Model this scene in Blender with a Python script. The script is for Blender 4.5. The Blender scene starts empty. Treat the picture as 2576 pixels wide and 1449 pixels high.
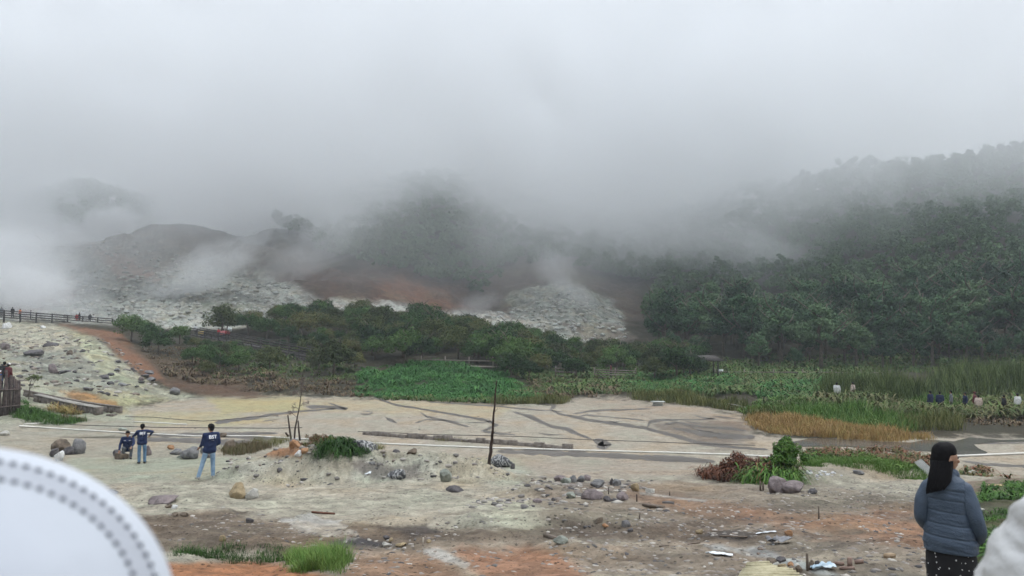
import bpy, bmesh, math, random
import numpy as np
from mathutils import Vector, Matrix, Quaternion
from mathutils.bvhtree import BVHTree

S = bpy.context.scene
COL = S.collection
R = math.radians

# ------------------------------------------------------------------ camera
# Pixel coordinates below are those of a 2576x1449 view of the photograph.
F = 1861.6; CX = 1288.0; CY = 724.5; HORIZON = 830.0
CAM = np.array([0.0, 0.0, 5.0])
TH = math.atan((HORIZON - CY) / F)
cd = bpy.data.cameras.new('camera'); cam = bpy.data.objects.new('camera', cd); COL.objects.link(cam)
cam.location = CAM; cam.rotation_euler = (math.pi / 2 + TH, 0, 0)
cd.sensor_width = 36; cd.lens = 36 * F / 2576; cd.clip_start = 0.05; cd.clip_end = 4000
cd.dof.use_dof = True; cd.dof.focus_distance = 12; cd.dof.aperture_fstop = 3.0
S.camera = cam

# ------------------------------------------------------------------ light: overcast, brighter to the right
SUN_EL, SUN_AZ = 52, 62            # degrees; azimuth clockwise from +Y
w = bpy.data.worlds.new('World'); S.world = w; w.use_nodes = True
nt = w.node_tree; nt.nodes.clear()
def wn(t, **k):
    n = nt.nodes.new(t)
    for a, b in k.items(): setattr(n, a, b)
    return n
out = wn('ShaderNodeOutputWorld'); bg = wn('ShaderNodeBackground')
sky = wn('ShaderNodeTexSky', sky_type='NISHITA'); sky.sun_disc = False
sky.sun_elevation = R(SUN_EL); sky.sun_rotation = R(SUN_AZ); sky.dust_density = 4; sky.air_density = 1.5
tc = wn('ShaderNodeTexCoord')
sep = wn('ShaderNodeSeparateXYZ'); nt.links.new(tc.outputs['Generated'], sep.inputs[0])
def wm(op, a, b=None, c=None):
    n = wn('ShaderNodeMath', operation=op)
    for i, v in enumerate((a, b, c)):
        if v is None: continue
        if isinstance(v, (int, float)): n.inputs[i].default_value = v
        else: nt.links.new(v, n.inputs[i])
    return n.outputs[0]
zc = wm('MAXIMUM', sep.outputs[2], 0.0)
# cloud deck luminance: low near the horizon, bright overhead and towards the veiled sun
el = wm("MULTIPLY", wm("POWER", zc, 2.6), 30.0)
rt = wm('MULTIPLY', sep.outputs[0], 3.0)
nz = wn('ShaderNodeTexNoise'); nz.inputs['Scale'].default_value = 2.2; nz.inputs['Detail'].default_value = 5
nz.inputs['Roughness'].default_value = 0.5
mp = wn('ShaderNodeMapping'); mp.inputs['Scale'].default_value = (1, 1, 2.6)
nt.links.new(tc.outputs['Generated'], mp.inputs[0]); nt.links.new(mp.outputs[0], nz.inputs[0])
nn = wm('MULTIPLY', wm('SUBTRACT', nz.outputs[0], 0.5), 3.0)
lum = wm('MAXIMUM', wm('ADD', wm('ADD', wm("ADD", 4.3, el), rt), nn), 2.0)
cl = wn('ShaderNodeCombineColor')
nt.links.new(wm('MULTIPLY', lum, 0.93), cl.inputs[0]); nt.links.new(wm('MULTIPLY', lum, 0.985), cl.inputs[1]); nt.links.new(wm('MULTIPLY', lum, 1.06), cl.inputs[2])
mx = wn('ShaderNodeMix', data_type='RGBA'); mx.inputs[0].default_value = 0.9
nt.links.new(sky.outputs[0], mx.inputs[6]); nt.links.new(cl.outputs[0], mx.inputs[7])
nt.links.new(mx.outputs[2], bg.inputs[0]); bg.inputs[1].default_value = 0.1
nt.links.new(bg.outputs[0], out.inputs[0])
w.cycles.sampling_method = 'MANUAL'; w.cycles.sample_map_resolution = 256

sl = bpy.data.lights.new('sun', 'SUN'); sun = bpy.data.objects.new('sun', sl); COL.objects.link(sun)
sl.energy = 0.9; sl.angle = R(14); sl.color = (1, .96, .9)
sd = Vector((math.sin(R(SUN_AZ)) * math.cos(R(SUN_EL)), math.cos(R(SUN_AZ)) * math.cos(R(SUN_EL)), math.sin(R(SUN_EL))))
sun.rotation_euler = sd.to_track_quat('Z', 'Y').to_euler(); sun.location = (30, 20, 60)

S.view_settings.view_transform = 'Standard'; S.view_settings.look = 'None'
S.view_settings.exposure = 0.0; S.view_settings.gamma = 1.0
S.cycles.max_bounces = 9; S.cycles.diffuse_bounces = 3; S.cycles.glossy_bounces = 2
S.cycles.transmission_bounces = 2; S.cycles.volume_bounces = 6; S.cycles.transparent_max_bounces = 24
S.cycles.use_denoising = True; S.cycles.caustics_reflective = False; S.cycles.caustics_refractive = False
S.cycles.volume_max_steps = 128
S.cycles.sample_clamp_indirect = 6

# ------------------------------------------------------------------ pixel helpers
_f = np.array([0, math.cos(TH), math.sin(TH)]); _u = np.array([0, -math.sin(TH), math.cos(TH)])
def ray(dx, dy):
    d = _f + np.array([(dx - CX) / F, 0, 0]) + (CY - dy) / F * _u
    return d / d[1]
def proj(X, Y, Z):
    zz = Z - CAM[2]
    fw = np.maximum(Y * _f[1] + zz * _f[2], 1e-3)
    return CX + F * X / fw, CY - F * (Y * _u[1] + zz * _u[2]) / fw
def at(dx, dy, Y):
    d = ray(dx, dy); return Vector((d[0] * Y, Y, CAM[2] + d[2] * Y))
def zat(dy, Y):
    return CAM[2] + ray(CX, dy)[2] * Y

# ------------------------------------------------------------------ numpy noise
_rs = np.random.RandomState(7)
_perm = _rs.rand(65536)
def _hash(ix, iy, s):
    return _perm[(ix * 7919 + iy * 104729 + s * 1299709) & 65535]
def vnoise(x, y, s=0):
    ix = np.floor(x).astype(np.int64); iy = np.floor(y).astype(np.int64)
    fx = x - ix; fy = y - iy; fx = fx * fx * (3 - 2 * fx); fy = fy * fy * (3 - 2 * fy)
    a = _hash(ix, iy, s); b = _hash(ix + 1, iy, s); c = _hash(ix, iy + 1, s); d = _hash(ix + 1, iy + 1, s)
    return (a + (b - a) * fx) * (1 - fy) + (c + (d - c) * fx) * fy
def fbm(x, y, oct=4, s=0, g=0.5):
    v = 0; a = 1; t = 0
    for i in range(oct):
        v = v + a * vnoise(x * 2 ** i + 17.3 * i, y * 2 ** i - 9.1 * i, s + i); t += a; a *= g
    return v / t - 0.5
def sstep(a, b, x):
    t = np.clip((x - a) / (b - a), 0, 1); return t * t * (3 - 2 * t)

# ------------------------------------------------------------------ materials
MATS = {}
class NB:
    def __init__(s, name):
        s.m = bpy.data.materials.new(name); s.m.use_nodes = True; s.t = s.m.node_tree
        s.t.nodes.clear(); s.o = s.t.nodes.new('ShaderNodeOutputMaterial')
    def n(s, t, ins=None, **k):
        n = s.t.nodes.new(t)
        for a, b in k.items(): setattr(n, a, b)
        for a, b in (ins or {}).items():
            if hasattr(b, 'is_output') or isinstance(b, bpy.types.NodeSocket): s.t.links.new(b, n.inputs[a])
            else: n.inputs[a].default_value = b
        return n
    def math(s, op, a, b=None, c=None, clamp=False):
        ins = {0: a}
        if b is not None: ins[1] = b
        if c is not None: ins[2] = c
        return s.n('ShaderNodeMath', ins, operation=op, use_clamp=clamp).outputs[0]
    def mix(s, f, a, b, mode='MIX'):
        n = s.n('ShaderNodeMix', {0: f, 6: a, 7: b}, data_type='RGBA', blend_type=mode); return n.outputs[2]
    def noise(s, scale, detail=4, rough=.55, vec=None, out=0, dist=0):
        ins = {'Scale': scale, 'Detail': detail, 'Roughness': rough, 'Distortion': dist}
        if vec is not None: ins['Vector'] = vec
        return s.n('ShaderNodeTexNoise', ins).outputs[out]
    def ramp(s, fac, stops):
        n = s.n('ShaderNodeValToRGB', {0: fac}); cr = n.color_ramp
        while len(cr.elements) > 1: cr.elements.remove(cr.elements[-1])
        cr.elements[0].position = stops[0][0]; cr.elements[0].color = (*stops[0][1], 1) if len(stops[0][1]) == 3 else stops[0][1]
        for p, c in stops[1:]:
            e = cr.elements.new(p); e.color = (*c, 1)
        return n.outputs[0]
    def bsdf(s, color, rough=.8, bump=None, bs=.3, dist=.02, **k):
        ins = {'Base Color': color if isinstance(color, bpy.types.NodeSocket) else (*color, 1), 'Roughness': rough}
        ins.update(k)
        b = s.n('ShaderNodeBsdfPrincipled', ins)
        if bump is not None:
            bn = s.n('ShaderNodeBump', {'Height': bump, 'Strength': bs, 'Distance': dist}); s.t.links.new(bn.outputs[0], b.inputs['Normal'])
        s.t.links.new(b.outputs[0], s.o.inputs[0]); return s.m

def rough_mat(name, c1, c2, scale=3, rough=.85, bump=.3, dist=.02, island=0.0, spec=.3, detail=5):
    if name in MATS: return MATS[name]
    b = NB(name); tcn = b.n('ShaderNodeTexCoord').outputs['Object']
    n1 = b.noise(scale, detail, .6, tcn)
    col = b.ramp(n1, [(.3, c1), (.7, c2)])
    if island:
        g = b.n('ShaderNodeNewGeometry').outputs['Random Per Island']
        v = b.math('ADD', b.math('MULTIPLY', g, island * 2), 1 - island)
        cc = b.n('ShaderNodeCombineColor', {0: v, 1: v, 2: v}).outputs[0]
        col = b.mix(1.0, col, cc, 'MULTIPLY')
    m = b.bsdf(col, rough, b.noise(scale * 4, detail, .65, tcn), bump, dist, **{'Specular IOR Level': spec})
    MATS[name] = m; return m

def leaf_mat(name, cols, scale=.6, trans=.0):
    """leaf colour varies leaf by leaf and branch by branch"""
    if name in MATS: return MATS[name]
    b = NB(name)
    g = b.n('ShaderNodeNewGeometry').outputs['Random Per Island']
    oi = b.n('ShaderNodeObjectInfo').outputs['Random']
    tcn = b.n('ShaderNodeTexCoord').outputs['Object']
    n1 = b.noise(scale, 2, .5, tcn)
    f = b.math('ADD', b.math('MULTIPLY', g, .5), b.math('MULTIPLY', n1, .55))
    f = b.math('ADD', f, b.math('MULTIPLY', b.math('SUBTRACT', oi, .5), .75), clamp=True)
    k = len(cols)
    col = b.ramp(f, [(.12 + .76 * i / (k - 1), c) for i, c in enumerate(cols)])
    m = b.bsdf(col, .75, **{'Specular IOR Level': .12})
    MATS[name] = m; return m

# ------------------------------------------------------------------ mesh building
class MB:
    """collects vertices and faces; faces grouped by vertex count"""
    def __init__(s): s.v = []; s.f = []; s.n = 0; s.mi = []
    def add(s, V, Fc, mi=0):
        V = np.asarray(V, float).reshape(-1, 3)
        for f in Fc:
            f = np.asarray(f); 
            if f.size: s.f.append(f + s.n); s.mi.append(np.full(len(f), mi))
        s.v.append(V); s.n += len(V)
    def box(s, c, size, rz=0, rot=None, mi=0, jit=0):
        sx, sy, sz = [q / 2 for q in size]
        P = np.array([[x, y, z] for x in (-sx, sx) for y in (-sy, sy) for z in (-sz, sz)], float)
        if jit: P = P + np.random.RandomState(int(abs(c[0] * 91 + c[1] * 37)) % 9999).uniform(-jit, jit, P.shape)
        M = rot if rot is not None else Matrix.Rotation(rz, 3, 'Z')
        P = P @ np.array(M).T + np.array(c)
        s.add(P, [np.array([[0, 1, 3, 2], [4, 6, 7, 5], [0, 4, 5, 1], [2, 3, 7, 6], [0, 2, 6, 4], [1, 5, 7, 3]])], mi)
    def beam(s, a, b, wd, h, mi=0):
        a = Vector(a); b = Vector(b); d = b - a
        q = d.to_track_quat('Y', 'Z').to_matrix()
        s.box((a + b) / 2, (wd, d.length, h), rot=q, mi=mi)
    def tube(s, pts, rad, sides=8, cap=True, mi=0):
        pts = [Vector(p) for p in pts]
        if isinstance(rad, (int, float)): rad = [rad] * len(pts)
        V = []; up = Vector((0, 0, 1))
        for i, p in enumerate(pts):
            d = (pts[min(i + 1, len(pts) - 1)] - pts[max(i - 1, 0)])
            if d.length < 1e-9: d = Vector((0, 0, 1))
            d.normalize()
            x = d.cross(Vector((0.3, 1, 0.1))); 
            if x.length < .1: x = d.cross(Vector((1, 0, 0)))
            x.normalize(); y = d.cross(x)
            for k in range(sides):
                a = 2 * math.pi * k / sides
                V.append(p + (x * math.cos(a) + y * math.sin(a)) * rad[i])
        q = []
        for i in range(len(pts) - 1):
            for k in range(sides):
                k2 = (k + 1) % sides
                q.append([i * sides + k, i * sides + k2, (i + 1) * sides + k2, (i + 1) * sides + k])
        fc = [np.array(q)]
        if cap:
            V.append(pts[0]); V.append(pts[-1]); n = len(V)
            fc.append(np.array([[(k + 1) % sides, k, n - 2] for k in range(sides)]))
            o = (len(pts) - 1) * sides
            fc.append(np.array([[o + k, o + (k + 1) % sides, n - 1] for k in range(sides)]))
        s.add([tuple(v) for v in V], fc, mi)
    def build(s, name, mats, parent=None, smooth=False, loc=None, rz=0):
        V = np.concatenate(s.v) if s.v else np.zeros((0, 3))
        me = bpy.data.meshes.new(name)
        me.vertices.add(len(V)); me.vertices.foreach_set('co', V.astype(np.float32).ravel())
        tot = np.concatenate([np.full(len(f), f.shape[1]) for f in s.f]).astype(np.int32)
        idx = np.concatenate([f.ravel() for f in s.f]).astype(np.int32)
        st = np.concatenate([[0], np.cumsum(tot)[:-1]]).astype(np.int32)
        me.loops.add(len(idx)); me.loops.foreach_set('vertex_index', idx)
        me.polygons.add(len(tot)); me.polygons.foreach_set('loop_start', st); me.polygons.foreach_set('loop_total', tot)
        me.polygons.foreach_set('material_index', np.concatenate(s.mi).astype(np.int32))
        if smooth: me.polygons.foreach_set('use_smooth', np.ones(len(tot), bool))
        for m in (mats if isinstance(mats, (list, tuple)) else [mats]): me.materials.append(m)
        me.update(calc_edges=True); me.validate()
        o = bpy.data.objects.new(name, me); COL.objects.link(o)
        if parent is not None: o.parent = parent
        if loc is not None: o.location = loc
        if rz: o.rotation_euler = (0, 0, rz)
        return o

def tag(o, label=None, cat=None, group=None, kind=None):
    if label: o['label'] = label
    if cat: o['category'] = cat
    if group: o['group'] = group
    if kind: o['kind'] = kind
    return o
def empty(name, loc=(0, 0, 0), rz=0, **k):
    o = bpy.data.objects.new(name, None); COL.objects.link(o); o.location = loc; o.rotation_euler = (0, 0, rz)
    o.empty_display_size = .3
    return tag(o, **k)
def copy_tree(o, parent=None):
    c = o.copy(); COL.objects.link(c)
    if parent is not None: c.parent = parent
    for ch in list(KIDS.get(o.name, [])): copy_tree(ch, c)
    return c
KIDS = {}
def reg(o, *ch): KIDS[o.name] = list(ch)
S.cycles.use_adaptive_sampling = True; S.cycles.adaptive_threshold = .05
# ------------------------------------------------------------------ terrain
NEAR = [(-4, 3.45), (0, 3.4), (3, 3.15), (6.3, 2.42), (8.5, 2.12), (15, 1.15), (23, .3), (26, 0.0), (31, -.7), (34, -.8)]
def zc_(L):   # entries (Y, Dy) for what shows, or (Y, None, z)
    return NEAR + [(e[0], zat(e[1], e[0])) if len(e) == 2 else (e[0], e[2]) for e in L]
COLS = [
 (-900, zc_([(40, 1030), (60, 950), (80, 890), (100, 850), (115, 815), (125, 800), (140, 790), (160, 760), (180, 700), (200, 650), (215, 620), (230, None, 28), (260, None, 25), (330, None, 62), (450, None, 70)])),
 (0,    zc_([(40, None, -.5), (46, 1040), (60, 955), (80, 893), (100, 850), (115, 815), (125, 802), (140, 790), (160, 760), (180, 700), (200, 640), (212, 612), (230, None, 28), (260, None, 25), (330, None, 62), (450, None, 70)])),
 (200,  zc_([(50, None, -.75), (54, 1018), (62, 960), (75, 903), (90, 862), (108, 826), (118, 814), (128, 806), (142, 795), (160, 757), (180, 700), (200, 625), (210, 594), (228, None, 27), (260, None, 25), (330, None, 70), (450, None, 72)])),
 (450,  zc_([(62, None, -.8), (72, 965), (88, 908), (104, 862), (120, 832), (135, 815), (160, 760), (185, 685), (205, 612), (212, 598), (228, None, 27), (260, None, 26), (330, None, 55), (450, None, 66)])),
 (700,  zc_([(65, None, -.8), (75, 962), (90, 915), (105, 868), (120, 820), (135, 792), (150, 770), (175, 715), (205, 640), (225, 592), (240, None, 33), (262, None, 34), (330, None, 60), (450, None, 66)])),
 (900,  zc_([(66, None, -.8), (78, None, .1), (92, None, 1.6), (110, None, 4.5), (125, 808), (150, 775), (175, 725), (200, 700), (230, 640), (270, 560), (310, 490), (340, None, 64), (450, None, 68)])),
 (1150, zc_([(66, None, -.8), (80, None, 0), (96, None, 1.8), (112, None, 3.8), (135, 822), (150, 800), (168, 782), (185, 745), (200, 715), (230, 640), (270, 545), (310, 460), (340, None, 70), (450, None, 72)])),
 (1420, zc_([(67, None, -.8), (88, None, -.5), (104, None, .1), (120, None, 1.4), (138, 858), (152, 812), (168, 745), (180, 715), (188, 704), (205, 690), (250, 620), (300, 550), (340, None, 56), (450, None, 60)])),
 (1600, zc_([(66, None, -.8), (95, None, -.6), (112, None, .2), (130, None, 2.2), (150, 836), (170, 790), (200, 725), (250, 650), (300, 570), (340, None, 50), (450, None, 55)])),
 (1900, zc_([(60, None, -.8), (95, None, -.8), (110, None, -.3), (122, None, 2.5), (150, 820), (180, 750), (220, 660), (260, 570), (300, 500), (340, None, 60), (450, None, 62)])),
 (2200, zc_([(52, None, -.8), (70, None, -.9), (95, None, -.8), (110, None, .2), (124, None, 4), (150, 795), (180, 715), (215, 620), (245, 540), (275, 466), (292, None, 61), (340, None, 56), (500, None, 50)])),
 (2576, zc_([(48, None, -.8), (65, None, -1), (95, None, -.6), (105, None, .8), (120, None, 5), (150, 755), (180, 650), (210, 555), (240, 458), (258, 388), (275, None, 69), (340, None, 62), (500, None, 50)])),
 (3600, zc_([(48, None, -.4), (65, None, 0), (95, None, 2), (105, None, 4), (120, None, 9), (150, 700), (180, 600), (210, 500), (240, 400), (258, 340), (275, None, 76), (340, None, 72), (500, None, 60)])),
]
_dxs = np.array([c[0] for c in COLS], float)
_yg = np.concatenate([np.arange(-4, 70, .5), np.arange(70, 620, 2.)])
_prof = []
for c in COLS:
    ys = [p[0] for p in c[1]]; zs = [p[1] for p in c[1]]
    z = np.interp(_yg, ys, zs)
    k = np.array([1, 2, 3, 2, 1.]); k /= k.sum()
    zp = np.pad(z, 2, mode='edge'); z = np.convolve(zp, k, 'valid')
    _prof.append(z)
_prof = np.array(_prof)
def base_h(X, Y):
    dx = CX + F * X / np.maximum(Y, 4.0)
    dx = np.clip(dx, _dxs[0], _dxs[-1])
    i = np.clip(np.searchsorted(_dxs, dx) - 1, 0, len(_dxs) - 2)
    t = (dx - _dxs[i]) / (_dxs[i + 1] - _dxs[i]); t = t * t * (3 - 2 * t) * .5 + t * .5
    j = np.clip(np.searchsorted(_yg, Y) - 1, 0, len(_yg) - 2)
    s = np.clip((Y - _yg[j]) / (_yg[j + 1] - _yg[j]), 0, 1)
    a = _prof[i, j] * (1 - s) + _prof[i, j + 1] * s
    b = _prof[i + 1, j] * (1 - s) + _prof[i + 1, j + 1] * s
    return a * (1 - t) + b * t

APEX = 2.5
uf = np.linspace(-.72, .72, 1001)
us = .72 + np.geomspace(.004, 2.2, 46) - .0
U = np.concatenate([-us[::-1], uf, us])
Yr = np.concatenate([np.arange(-2, 5, .25), np.geomspace(5, 70, 640), np.geomspace(70.4, 600, 330)])
UU, YY = np.meshgrid(U, Yr)
XX = UU * (YY + APEX)
ZZ = base_h(XX, YY)
# mounds and bumps: (Dx, Y, rx, ry, h)
def mound(dx, Y, rx, ry, h, rough=.35, s=0):
    global ZZ
    cx = (dx - CX) / F * Y
    n = fbm(XX * .9 + s, YY * .9, 4, 11 + s)
    d = np.sqrt(((XX - cx) / rx) ** 2 + ((YY - Y) / ry) ** 2) + n * rough
    ZZ = ZZ + h * (1 - sstep(.25, 1.05, d))
DX, DY = proj(XX, YY, ZZ)
pond = None
# pond outline in pixels; inside is dead flat
def sd_poly(dx, dy, P):
    """signed distance in pixels, negative inside"""
    P = np.asarray(P, float); d = np.full(dx.shape, 1e9); ins = np.zeros(dx.shape, bool)
    for i in range(len(P)):
        a = P[i]; b = P[(i + 1) % len(P)]; e = b - a
        wx = dx - a[0]; wy = dy - a[1]
        t = np.clip((wx * e[0] + wy * e[1]) / (e @ e + 1e-9), 0, 1)
        q = (wx - e[0] * t) ** 2 + (wy - e[1] * t) ** 2
        d = np.minimum(d, q)
        c = ((a[1] > dy) != (b[1] > dy)) & (dx < (b[0] - a[0]) * (dy - a[1]) / (b[1] - a[1] + 1e-12) + a[0])
        ins ^= c
    return np.where(ins, -1, 1) * np.sqrt(d)
POND = [(60, 1075), (300, 1048), (330, 1020), (470, 1000), (600, 992), (900, 1004), (1000, 997), (1200, 1012), (1380, 1018), (1470, 996), (1640, 1014), (1760, 1022), (1870, 1040), (1890, 1085), (2000, 1110), (2576, 1102), (2900, 1110), (2900, 1200), (2500, 1192), (2000, 1150), (1800, 1160), (1500, 1150), (900, 1142), (500, 1110)]
_m = (YY > 24) & (YY < 75)
_sd = np.full(ZZ.shape, 99.)
_sd[_m] = sd_poly(DX[_m], DY[_m], POND)
_flat = 1 - sstep(-6, 14, _sd)
ZZ = ZZ * (1 - _flat) + (-.8) * _flat
# general roughness
r1 = fbm(XX * .35, YY * .35, 5, 3)
r2 = fbm(XX * 1.6, YY * 1.6, 5, 5)
amp_near = (1 - sstep(27, 33, YY)) * sstep(2, 6, YY)
ZZ += amp_near * (r1 * .42 + r2 * .16) * (1 - _flat)
r3 = fbm(XX * 6, YY * 6, 4, 21)
ZZ += amp_near * r3 * .035 * (1 - .8 * _flat)
hill = sstep(140, 185, YY)
ZZ += hill * (fbm(XX * .022, YY * .022, 5, 8) * 13 + fbm(XX * .12, YY * .12, 4, 9) * 3.2)
mid = sstep(45, 60, YY) * (1 - _flat) * (1 - hill)
ZZ += mid * (fbm(XX * .2, YY * .2, 5, 31, .6) * 1.1 + fbm(XX * .9, YY * .9, 4, 35, .65) * .6)
# low grey mound before the pipe, dead-tree mound, plant bank on the right
mound(930, 25.2, 4.8, 2.1, .78, .4, 1)
mound(700, 24.6, 2.6, 1.6, .35, .4, 2)
mound(1180, 24.6, 2.2, 1.3, .25, .4, 3)
mound(800, 27.5, 3.0, 1.6, .45, .3, 4)
mound(2010, 24.5, 2.4, 1.8, .35, .3, 5)
mound(2230, 25.5, 3.6, 1.6, .3, .3, 6)
mound(1430, 14.5, 2.4, 1.6, .2, .5, 7)
mound(500, 20, 2.2, 2.2, .2, .4, 8)
_mf = np.exp(-((YY - 24.3) / 1.5) ** 2) * sstep(600, 760, DX) * (1 - sstep(1250, 1400, DX))
ZZ += _mf * (np.abs(fbm(XX * 2.2, YY * 2.2, 5, 41, .6)) * .5 + fbm(XX * 5, YY * 5, 4, 43, .65) * .22)
ZZ += np.exp(-((YY - 12.2) / 3) ** 2) * fbm(XX * 1.1, YY * 1.6, 5, 47, .6) * .22
ZZ += .10 * np.exp(-((YY - 15.2 - 1.2 * np.sin(XX * .4)) / .5) ** 2) * (XX > -3)
DX, DY = proj(XX, YY, ZZ)

_Yl = Yr; _Ul = U
def H(x, y):
    x = np.asarray(x, float); y = np.asarray(y, float)
    u = x / (y + APEX)
    i = np.clip(np.searchsorted(_Ul, u) - 1, 0, len(_Ul) - 2); j = np.clip(np.searchsorted(_Yl, y) - 1, 0, len(_Yl) - 2)
    s = np.clip((u - _Ul[i]) / (_Ul[i + 1] - _Ul[i]), 0, 1); t = np.clip((y - _Yl[j]) / (_Yl[j + 1] - _Yl[j]), 0, 1)
    return (ZZ[j, i] * (1 - s) + ZZ[j, i + 1] * s) * (1 - t) + (ZZ[j + 1, i] * (1 - s) + ZZ[j + 1, i + 1] * s) * t
_ym = np.concatenate([np.geomspace(5, 70, 2500), np.geomspace(70, 420, 1500)])
def G(dx, dy, y0=5):
    """where the view ray through a pixel meets the ground"""
    d = ray(dx, dy); ys = _ym[_ym >= y0]
    g = CAM[2] + d[2] * ys - H(d[0] * ys, ys)
    k = np.argmax(g < 0)
    if g[k] >= 0: return Vector((d[0] * 400, 400, CAM[2] + d[2] * 400))
    if k > 0:
        t = g[k - 1] / (g[k - 1] - g[k] + 1e-12); y = ys[k - 1] + (ys[k] - ys[k - 1]) * t
    else: y = ys[0]
    return Vector((d[0] * y, y, float(H(d[0] * y, y))))
def gz(x, y): return float(H(x, y))

# ---- base colours by region (polygons are outlines of real patches of soil)
def lin(r, g, b): return np.array([((c / 255 + .055) / 1.055) ** 2.4 if c > 10 else c / 3294 for c in (r, g, b)])
C = np.zeros(ZZ.shape + (3,)); rk = np.zeros(ZZ.shape)
soil = lin(86, 80, 60)
C[:] = soil * .55
near = YY < 40
C[near] = lin(168, 160, 143)
wob = fbm(XX * .8, YY * .5, 5, 51, .6) * 1.7 + fbm(XX * 3.5, YY * 2.2, 5, 53, .7) * 1.1
wobf = fbm(XX * .06, YY * .06, 5, 55, .6) * 1.6 + fbm(XX * .3, YY * .2, 5, 57, .65) * 1.2
def paint(P, col, feather=8, warp=26, strength=1.0, y0=0, y1=900, rocky=None):
    P = np.asarray(P, float); pad = feather + warp
    m = (DX > P[:, 0].min() - pad) & (DX < P[:, 0].max() + pad) & (DY > P[:, 1].min() - pad) & (DY < P[:, 1].max() + pad) & (YY >= y0) & (YY <= y1)
    if not m.any(): return
    wn_ = np.where(YY[m] < 75, wob[m], wobf[m])
    d = sd_poly(DX[m], DY[m], P) + wn_ * warp
    a = (1 - sstep(-feather, feather, d)) * strength
    C[m] = C[m] * (1 - a[:, None]) + np.asarray(col) * a[:, None]
    if rocky is not None: rk[m] = rk[m] * (1 - a) + rocky * a
mud = lin(176, 166, 149); mud2 = lin(158, 150, 140)
grn = lin(168, 168, 148); pale = lin(184, 180, 164); yel = lin(184, 172, 126)
org = lin(168, 122, 88); rust = lin(150, 102, 72); dkg = lin(98, 90, 82); gry = lin(150, 148, 140); brn = lin(122, 100, 80)
wht = lin(192, 190, 182)
FULL = [(-900, 900), (3600, 900), (3600, 1600), (-900, 1600)]
# pond surface
paint(POND, mud, 9, 20, y1=75)
paint([(520, 1000), (760, 1000), (770, 1035), (560, 1040)], yel, 10, 12, .85, 40, 75)
paint([(760, 1008), (1000, 1004), (1290, 1020), (1250, 1050), (1000, 1040), (800, 1030)], lin(184, 170, 140), 10, 12, .8, 40, 75)
paint([(200, 1040), (520, 1035), (700, 1060), (560, 1072), (300, 1066)], lin(182, 172, 135), 8, 10, .7, 35, 75)
paint([(1440, 996), (1640, 1012), (1850, 1040), (1870, 1080), (1560, 1040), (1450, 1020)], lin(164, 148, 130), 14, 22, .6, 35, 75)
paint([(1640, 1060), (1870, 1050), (1900, 1110), (1800, 1125), (1680, 1090)], lin(112, 100, 90), 14, 30, .75, 30, 75)
# near ground
paint([(150, 1110), (560, 1120), (1300, 1150), (1340, 1230), (800, 1230), (200, 1200)], grn, 20, 20, .9, 18, 34)
paint([(600, 1150), (1240, 1150), (1330, 1200), (1060, 1215), (600, 1205)], pale, 8, 16, .8, 20, 30)
paint([(880, 1165), (1060, 1165), (1050, 1205), (940, 1208)], lin(120, 112, 106), 8, 22, .8, 18, 30)
paint([(560, 1128), (760, 1120), (760, 1150), (600, 1152)], org, 6, 8, .85, 24, 32)
paint([(300, 1210), (1300, 1210), (1300, 1290), (700, 1330), (300, 1300)], lin(176, 168, 150), 12, 20, .9, 8, 24)
paint([(1320, 1160), (1760, 1150), (1800, 1200), (1400, 1215)], lin(172, 160, 144), 12, 16, .9, 18, 34)
paint([(1220, 1240), (1560, 1230), (1620, 1330), (1300, 1340), (1240, 1300)], lin(186, 180, 158), 12, 24, .85, 8, 20)
paint([(1380, 1190), (1600, 1200), (1640, 1240), (1420, 1240)], lin(120, 114, 110), 10, 24, .55, 10, 24)
paint([(1560, 1228), (1760, 1250), (1880, 1270), (1960, 1290), (1840, 1305), (1740, 1296), (1600, 1262)], org, 8, 12, .9, 8, 24)
paint([(1300, 1200), (1950, 1210), (2200, 1240), (2340, 1290), (2340, 1449), (1900, 1449), (1400, 1330)], lin(138, 122, 106), 22, 30, .7, 6, 24)
paint([(1880, 1285), (2050, 1285), (2330, 1310), (2330, 1380), (2180, 1350), (1950, 1330), (1850, 1300)], lin(158, 118, 90), 18, 34, .8, 6, 20)
paint([(2180, 1275), (2330, 1262), (2330, 1300), (2200, 1300)], lin(150, 108, 80), 10, 16, .7, 6, 20)
paint([(1900, 1250), (2300, 1245), (2330, 1285), (1960, 1290)], lin(112, 106, 92), 12, 20, .6, 6, 20)
paint([(330, 1295), (620, 1290), (900, 1320), (1150, 1330), (1300, 1330), (1700, 1320), (1950, 1335), (1900, 1368), (1400, 1352), (1100, 1380), (850, 1392), (400, 1380)], lin(112, 98, 84), 12, 26, .9, 6, 16)
paint([(950, 1325), (1060, 1316), (1120, 1340), (1040, 1352)], lin(66, 60, 58), 6, 12, .8, 6, 16)
paint([(820, 1362), (900, 1352), (1000, 1372), (930, 1392), (850, 1394)], lin(78, 78, 82), 6, 10, .9, 6, 16)
paint([(1760, 1345), (1850, 1330), (1900, 1345), (1860, 1362)], lin(72, 68, 66), 6, 12, .8, 6, 16)
paint([(690, 1306), (780, 1300), (860, 1322), (900, 1345), (820, 1350), (740, 1330)], wht * .93, 6, 34, .8, 6, 16)
paint([(830, 1385), (1100, 1370), (1400, 1362), (1900, 1372), (2050, 1400), (2200, 1449), (860, 1460)], lin(160, 146, 128), 12, 12, .9, 5, 14)
paint([(900, 1400), (1090, 1400), (1180, 1460), (860, 1460)], lin(150, 118, 94), 20, 20, .8, 5, 14)
paint([(1160, 1392), (1400, 1388), (1500, 1460), (1220, 1460)], lin(160, 118, 92), 18, 24, .85, 5, 14)
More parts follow.
